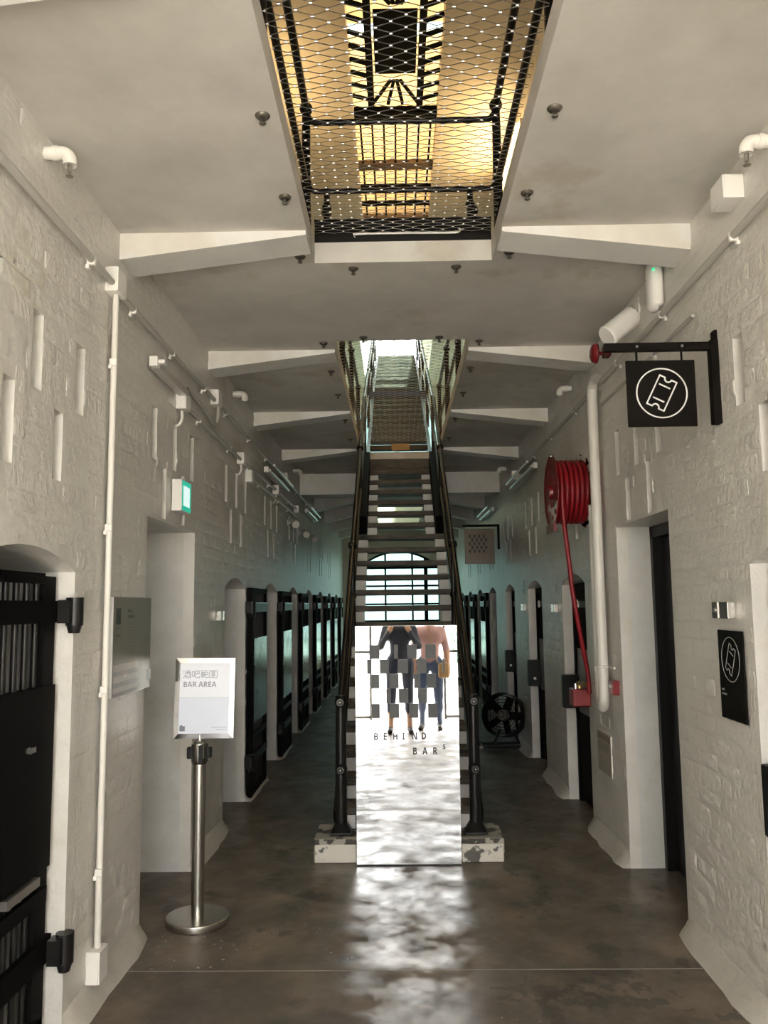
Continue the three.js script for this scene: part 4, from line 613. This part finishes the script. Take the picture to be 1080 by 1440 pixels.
// ---------------------------------------------------------------- entrance, courtyard
{
  for (const s of [-1, 1]) {
    const x0 = s < 0 ? -1.22 : 0.62, x1 = s < 0 ? -0.44 : 1.22, g = thing(s < 0 ? 'door_3' : 'door_4', s < 0 ? 'glazed entrance leaf behind the camera, left' : 'glazed entrance leaf behind the camera, right', 'door', [0, 0, 1.72], null, 'structure');
    for (const x of [x0 + 0.02, x1 - 0.02]) obj('stile', b6(x - 0.02, x + 0.02, 0.01, 2.7, -0.02, 0.02), M.iron, g); for (const y of [0.05, 1.0, 2.68]) obj('rail', b6(x0 + 0.04, x1 - 0.04, y - 0.02, y + 0.02, -0.018, 0.018), M.iron, g); obj('pane', new THREE.PlaneGeometry(x1 - x0 - 0.06, 2.6).translate((x0 + x1) / 2, 1.36, 0), M.glass, g);
  }
  const b = obj('courtyard_building', [b6(-14, 14, -0.05, 4.2, 24, 25)], M.facade, null, true); tag(b, 'pale building across the courtyard', 'building');
  const p = thing('potted_shrub', 'leafy shrub in a grey pot outside the entrance', 'plant', [1.25, -0.03, 4.6]); obj('pot', lathe([[0, 0], [0.2, 0], [0.26, 0.4], [0.28, 0.42], [0.25, 0.42], [0.23, 0.36], [0, 0.36]], 24), M.clay, p);
  const lv = []; for (let i = 0; i < 420; i++) { const a = rr(0, 6.28), h = rr(0.5, 1.75), r = 0.34 * Math.sqrt(rnd()) * (1 - Math.abs(h - 1.1) / 1.1); const q = new THREE.PlaneGeometry(0.06, 0.12).rotateX(rr(-1, 1)).rotateY(rr(0, 6.28)).translate(Math.cos(a) * r, h, Math.sin(a) * r); lv.push(q); } obj('foliage', lv, M.leaf, p).userData.kind = 'stuff'; obj('stem', [cyl(V(0, 0.34, 0), V(0.03, 1.3, 0.02), 0.025, 0.012)], M.clay, p);
}
// ---------------------------------------------------------------- paint flakes on the floor
{
  const fl = []; const spots = [[-1.2, 4.2], [-1.0, 4.2], [-0.85, 4.15], [-0.75, 4.3], [-0.9, 3.95], [-1.15, 3.95], [-1.25, 4.6], [-1.15, 4.75], [-0.35, 4.05], [0.4, 3.4], [-0.5, 4.35]];
  for (const [x, d] of spots) for (let k = 0; k < 5; k++) { const q = new THREE.CircleGeometry(rr(0.003, 0.009), 5).rotateX(-Math.PI / 2).rotateZ(rr(-0.15, 0.15)).rotateY(rr(0, 6)).scale(1, 1, rr(0.5, 1.2)).translate(x + rr(-0.08, 0.08), 0.0025, -d + rr(-0.07, 0.07)); fl.push(q); }
  tag(obj('paint_flakes', fl, M.wornWhite, null), 'scattered white paint flakes on the floor near the sign stand', 'flakes', null, 'stuff');
}
// ---------------------------------------------------------------- two people behind the camera, seen in the mirror board
function person(label, pos, turn, bones, hairBones, N = 96, half = 0.95) {
  const o = thing('person', label, 'person', pos); o.rotation.y = turn; const cx = 0, cy = half - 0.02;
  const make = (list, n, hf, c) => {
    const mc = new MarchingCubes(n, M.white, false, false, 120000); mc.isolation = 0; mc.reset?.();
    const B = list.map(([a, b, r0, r1, col]) => ({ a, d: [b[0] - a[0], b[1] - a[1], b[2] - a[2]], r0, r1, col })); for (const k of B) k.l2 = k.d[0] ** 2 + k.d[1] ** 2 + k.d[2] ** 2 + 1e-9;
    const dist = (k, x, y, z) => { const px = x - k.a[0], py = y - k.a[1], pz = z - k.a[2]; let t = (px * k.d[0] + py * k.d[1] + pz * k.d[2]) / k.l2; t = t < 0 ? 0 : t > 1 ? 1 : t; return Math.hypot(px - t * k.d[0], py - t * k.d[1], pz - t * k.d[2]) - (k.r0 + (k.r1 - k.r0) * t); };
    const S = 0.025;
    for (let z = 0; z < n; z++) for (let y = 0; y < n; y++) for (let x = 0; x < n; x++) { const X = c[0] + (x - n / 2) / (n / 2) * hf, Y = c[1] + (y - n / 2) / (n / 2) * hf, Z = c[2] + (z - n / 2) / (n / 2) * hf; let m = 9; for (const k of B) { const d = dist(k, X, Y, Z); if (d > m + S) continue; if (d < m - S) m = d; else { const h = Math.max(S - Math.abs(m - d), 0) / S; m = Math.min(m, d) - h * h * S * 0.25; } } mc.field[x + y * n + z * n * n] = -m; }
    mc.update(); const cnt = mc.count ?? mc.geometry.drawRange.count; let g = new THREE.BufferGeometry(); g.setAttribute('position', new THREE.BufferAttribute(mc.positionArray.slice(0, cnt * 3), 3)); g = mergeVertices(g, 1e-5); const p = g.attributes.position; for (let i = 0; i < p.count; i++) p.setXYZ(i, c[0] + p.getX(i) * hf, c[1] + p.getY(i) * hf, c[2] + p.getZ(i) * hf);
    let vol = 0; const ix = g.index.array, A = V(), Bv = V(), C = V(); for (let i = 0; i < ix.length; i += 3) { A.fromBufferAttribute(p, ix[i]); Bv.fromBufferAttribute(p, ix[i + 1]); C.fromBufferAttribute(p, ix[i + 2]); vol += A.dot(Bv.cross(C)); } if (vol < 0) for (let i = 0; i < ix.length; i += 3) { const t = ix[i]; ix[i] = ix[i + 1]; ix[i + 1] = t; }
    g.computeVertexNormals(); const col = new Float32Array(p.count * 3); for (let i = 0; i < p.count; i++) { let m = 9, cc = B[0].col; for (const k of B) { const d = dist(k, p.getX(i), p.getY(i), p.getZ(i)); if (d < m) { m = d; cc = k.col; } } col.set(cc, i * 3); } g.setAttribute('color', new THREE.BufferAttribute(col, 3)); return g;
  };
  const mat = std({ vertexColors: true, roughness: 0.75 });
  const body = new THREE.Mesh(make(bones, N, half, [0, cy, 0]), mat); body.name = 'body'; o.add(body); const hair = new THREE.Mesh(make(hairBones, 28, 0.2, [0, 1.62, 0]), mat); hair.name = 'hair'; o.add(hair); return shade(o);
}
{
  const SK = [0.5, 0.3, 0.2], NV = [0.018, 0.024, 0.045], JN = [0.025, 0.035, 0.07], BK = [0.015, 0.015, 0.016], RD = [0.4, 0.24, 0.23], JB = [0.05, 0.085, 0.17], HR = [0.012, 0.01, 0.009];
  const figure = (top, leg, calf, shoe, arms, k = 1) => {
    const b = []; const add = (a, c, r0, r1, col) => b.push([a.map((v) => v * k), c.map((v) => v * k), r0, r1, col]);
    for (const s of [-1, 1]) { add([s * 0.1, 0.88, 0], [s * 0.115, 0.47, -0.01], 0.09, 0.066, leg); add([s * 0.115, 0.47, -0.01], [s * 0.12, 0.3, 0.005], 0.062, 0.058, leg); add([s * 0.12, 0.3, 0.005], [s * 0.125, 0.09, 0.02], 0.046, 0.036, calf); add([s * 0.125, 0.045, 0.04], [s * 0.14, 0.03, -0.14], 0.042, 0.036, shoe); add([s * 0.18, 1.36, 0], arms[s < 0 ? 0 : 1][0], 0.056, 0.046, top); add(arms[s < 0 ? 0 : 1][0], arms[s < 0 ? 0 : 1][1], 0.043, 0.034, arms[2] ?? top); const w = arms[s < 0 ? 0 : 1][1], f = arms[s < 0 ? 0 : 1][2]; add(w, [w[0] + f[0] * 0.07, w[1] + f[1] * 0.07, w[2] + f[2] * 0.07], 0.032, 0.03, SK); for (let q = 0; q < 4; q++) { const off = (q - 1.5) * 0.019; const st = [w[0] + f[0] * 0.08 + off * 0.6, w[1] + f[1] * 0.08 + off, w[2] + f[2] * 0.08]; add(st, [st[0] + f[0] * 0.06, st[1] + f[1] * 0.06, st[2] + f[2] * 0.06 - 0.01], 0.0095, 0.008, SK); } add([w[0], w[1] + 0.02, w[2]], [w[0] - s * 0.045, w[1] + 0.05, w[2] - 0.03], 0.012, 0.009, SK); }
    add([-0.07, 0.93, 0], [0.07, 0.93, 0], 0.11, 0.11, leg); add([0, 1.0, 0], [0, 1.12, 0], 0.125, 0.12, top); add([-0.08, 1.3, 0], [0.08, 1.3, 0], 0.125, 0.125, top); add([0, 1.12, 0], [0, 1.32, 0], 0.125, 0.135, top); add([-0.15, 1.38, 0.01], [0.15, 1.38, 0.01], 0.065, 0.065, top); add([0, 1.4, 0.01], [0, 1.5, -0.005], 0.055, 0.05, SK); add([0, 1.56, -0.015], [0, 1.64, 0], 0.075, 0.09, SK); add([0, 1.585, -0.1], [0, 1.57, -0.112], 0.012, 0.014, SK); add([-0.09, 1.6, 0.01], [-0.095, 1.57, 0.01], 0.018, 0.014, SK); add([0.09, 1.6, 0.01], [0.095, 1.57, 0.01], 0.018, 0.014, SK); return b;
  };
  const hair = [[[0, 1.66, 0.03], [0, 1.62, 0.06], 0.1, 0.085, HR], [[0, 1.7, -0.02], [0, 1.7, 0.03], 0.075, 0.08, HR]];
  person('person in dark navy clothes holding a phone up, mirrored in the board', [-0.03, 0, 0.42], 0, figure(NV, JN, SK, BK, [[[-0.25, 1.13, -0.02], [-0.13, 1.34, -0.2], [0.25, 0.6, -0.5]], [[0.25, 1.13, -0.02], [0.13, 1.34, -0.2], [-0.25, 0.6, -0.5]], NV]), hair);
  person('person in a pinkish top and blue jeans beside the photographer, mirrored in the board', [0.385, 0, 0.74], 0.1, figure(RD, JB, JB, BK, [[[-0.24, 1.1, 0.03], [-0.22, 0.86, -0.03], [0, -1, -0.1]], [[0.24, 1.1, 0.03], [0.26, 0.86, -0.03], [0, -1, -0.1]], SK], 0.96), hair.map(([a, b, r, q, c]) => [a.map((v) => v * 0.96), b.map((v) => v * 0.96), r, q, c]));
  const bag = thing('shoulder_bag', 'small tan bag at the hip of the person in pink', 'bag', [0.56, 0.8, 0.5]); obj('bag_body', rb(0.15, 0.2, 0.08, 0, 0, 0, 0.03, 3), M.tan, bag); obj('strap', tube([V(-0.08, 0.1, 0), V(-0.16, 0.35, 0.02), V(-0.2, 0.6, 0.08)], 0.008, 20, 6), M.tan, bag);
}
renderer.render(scene, camera);
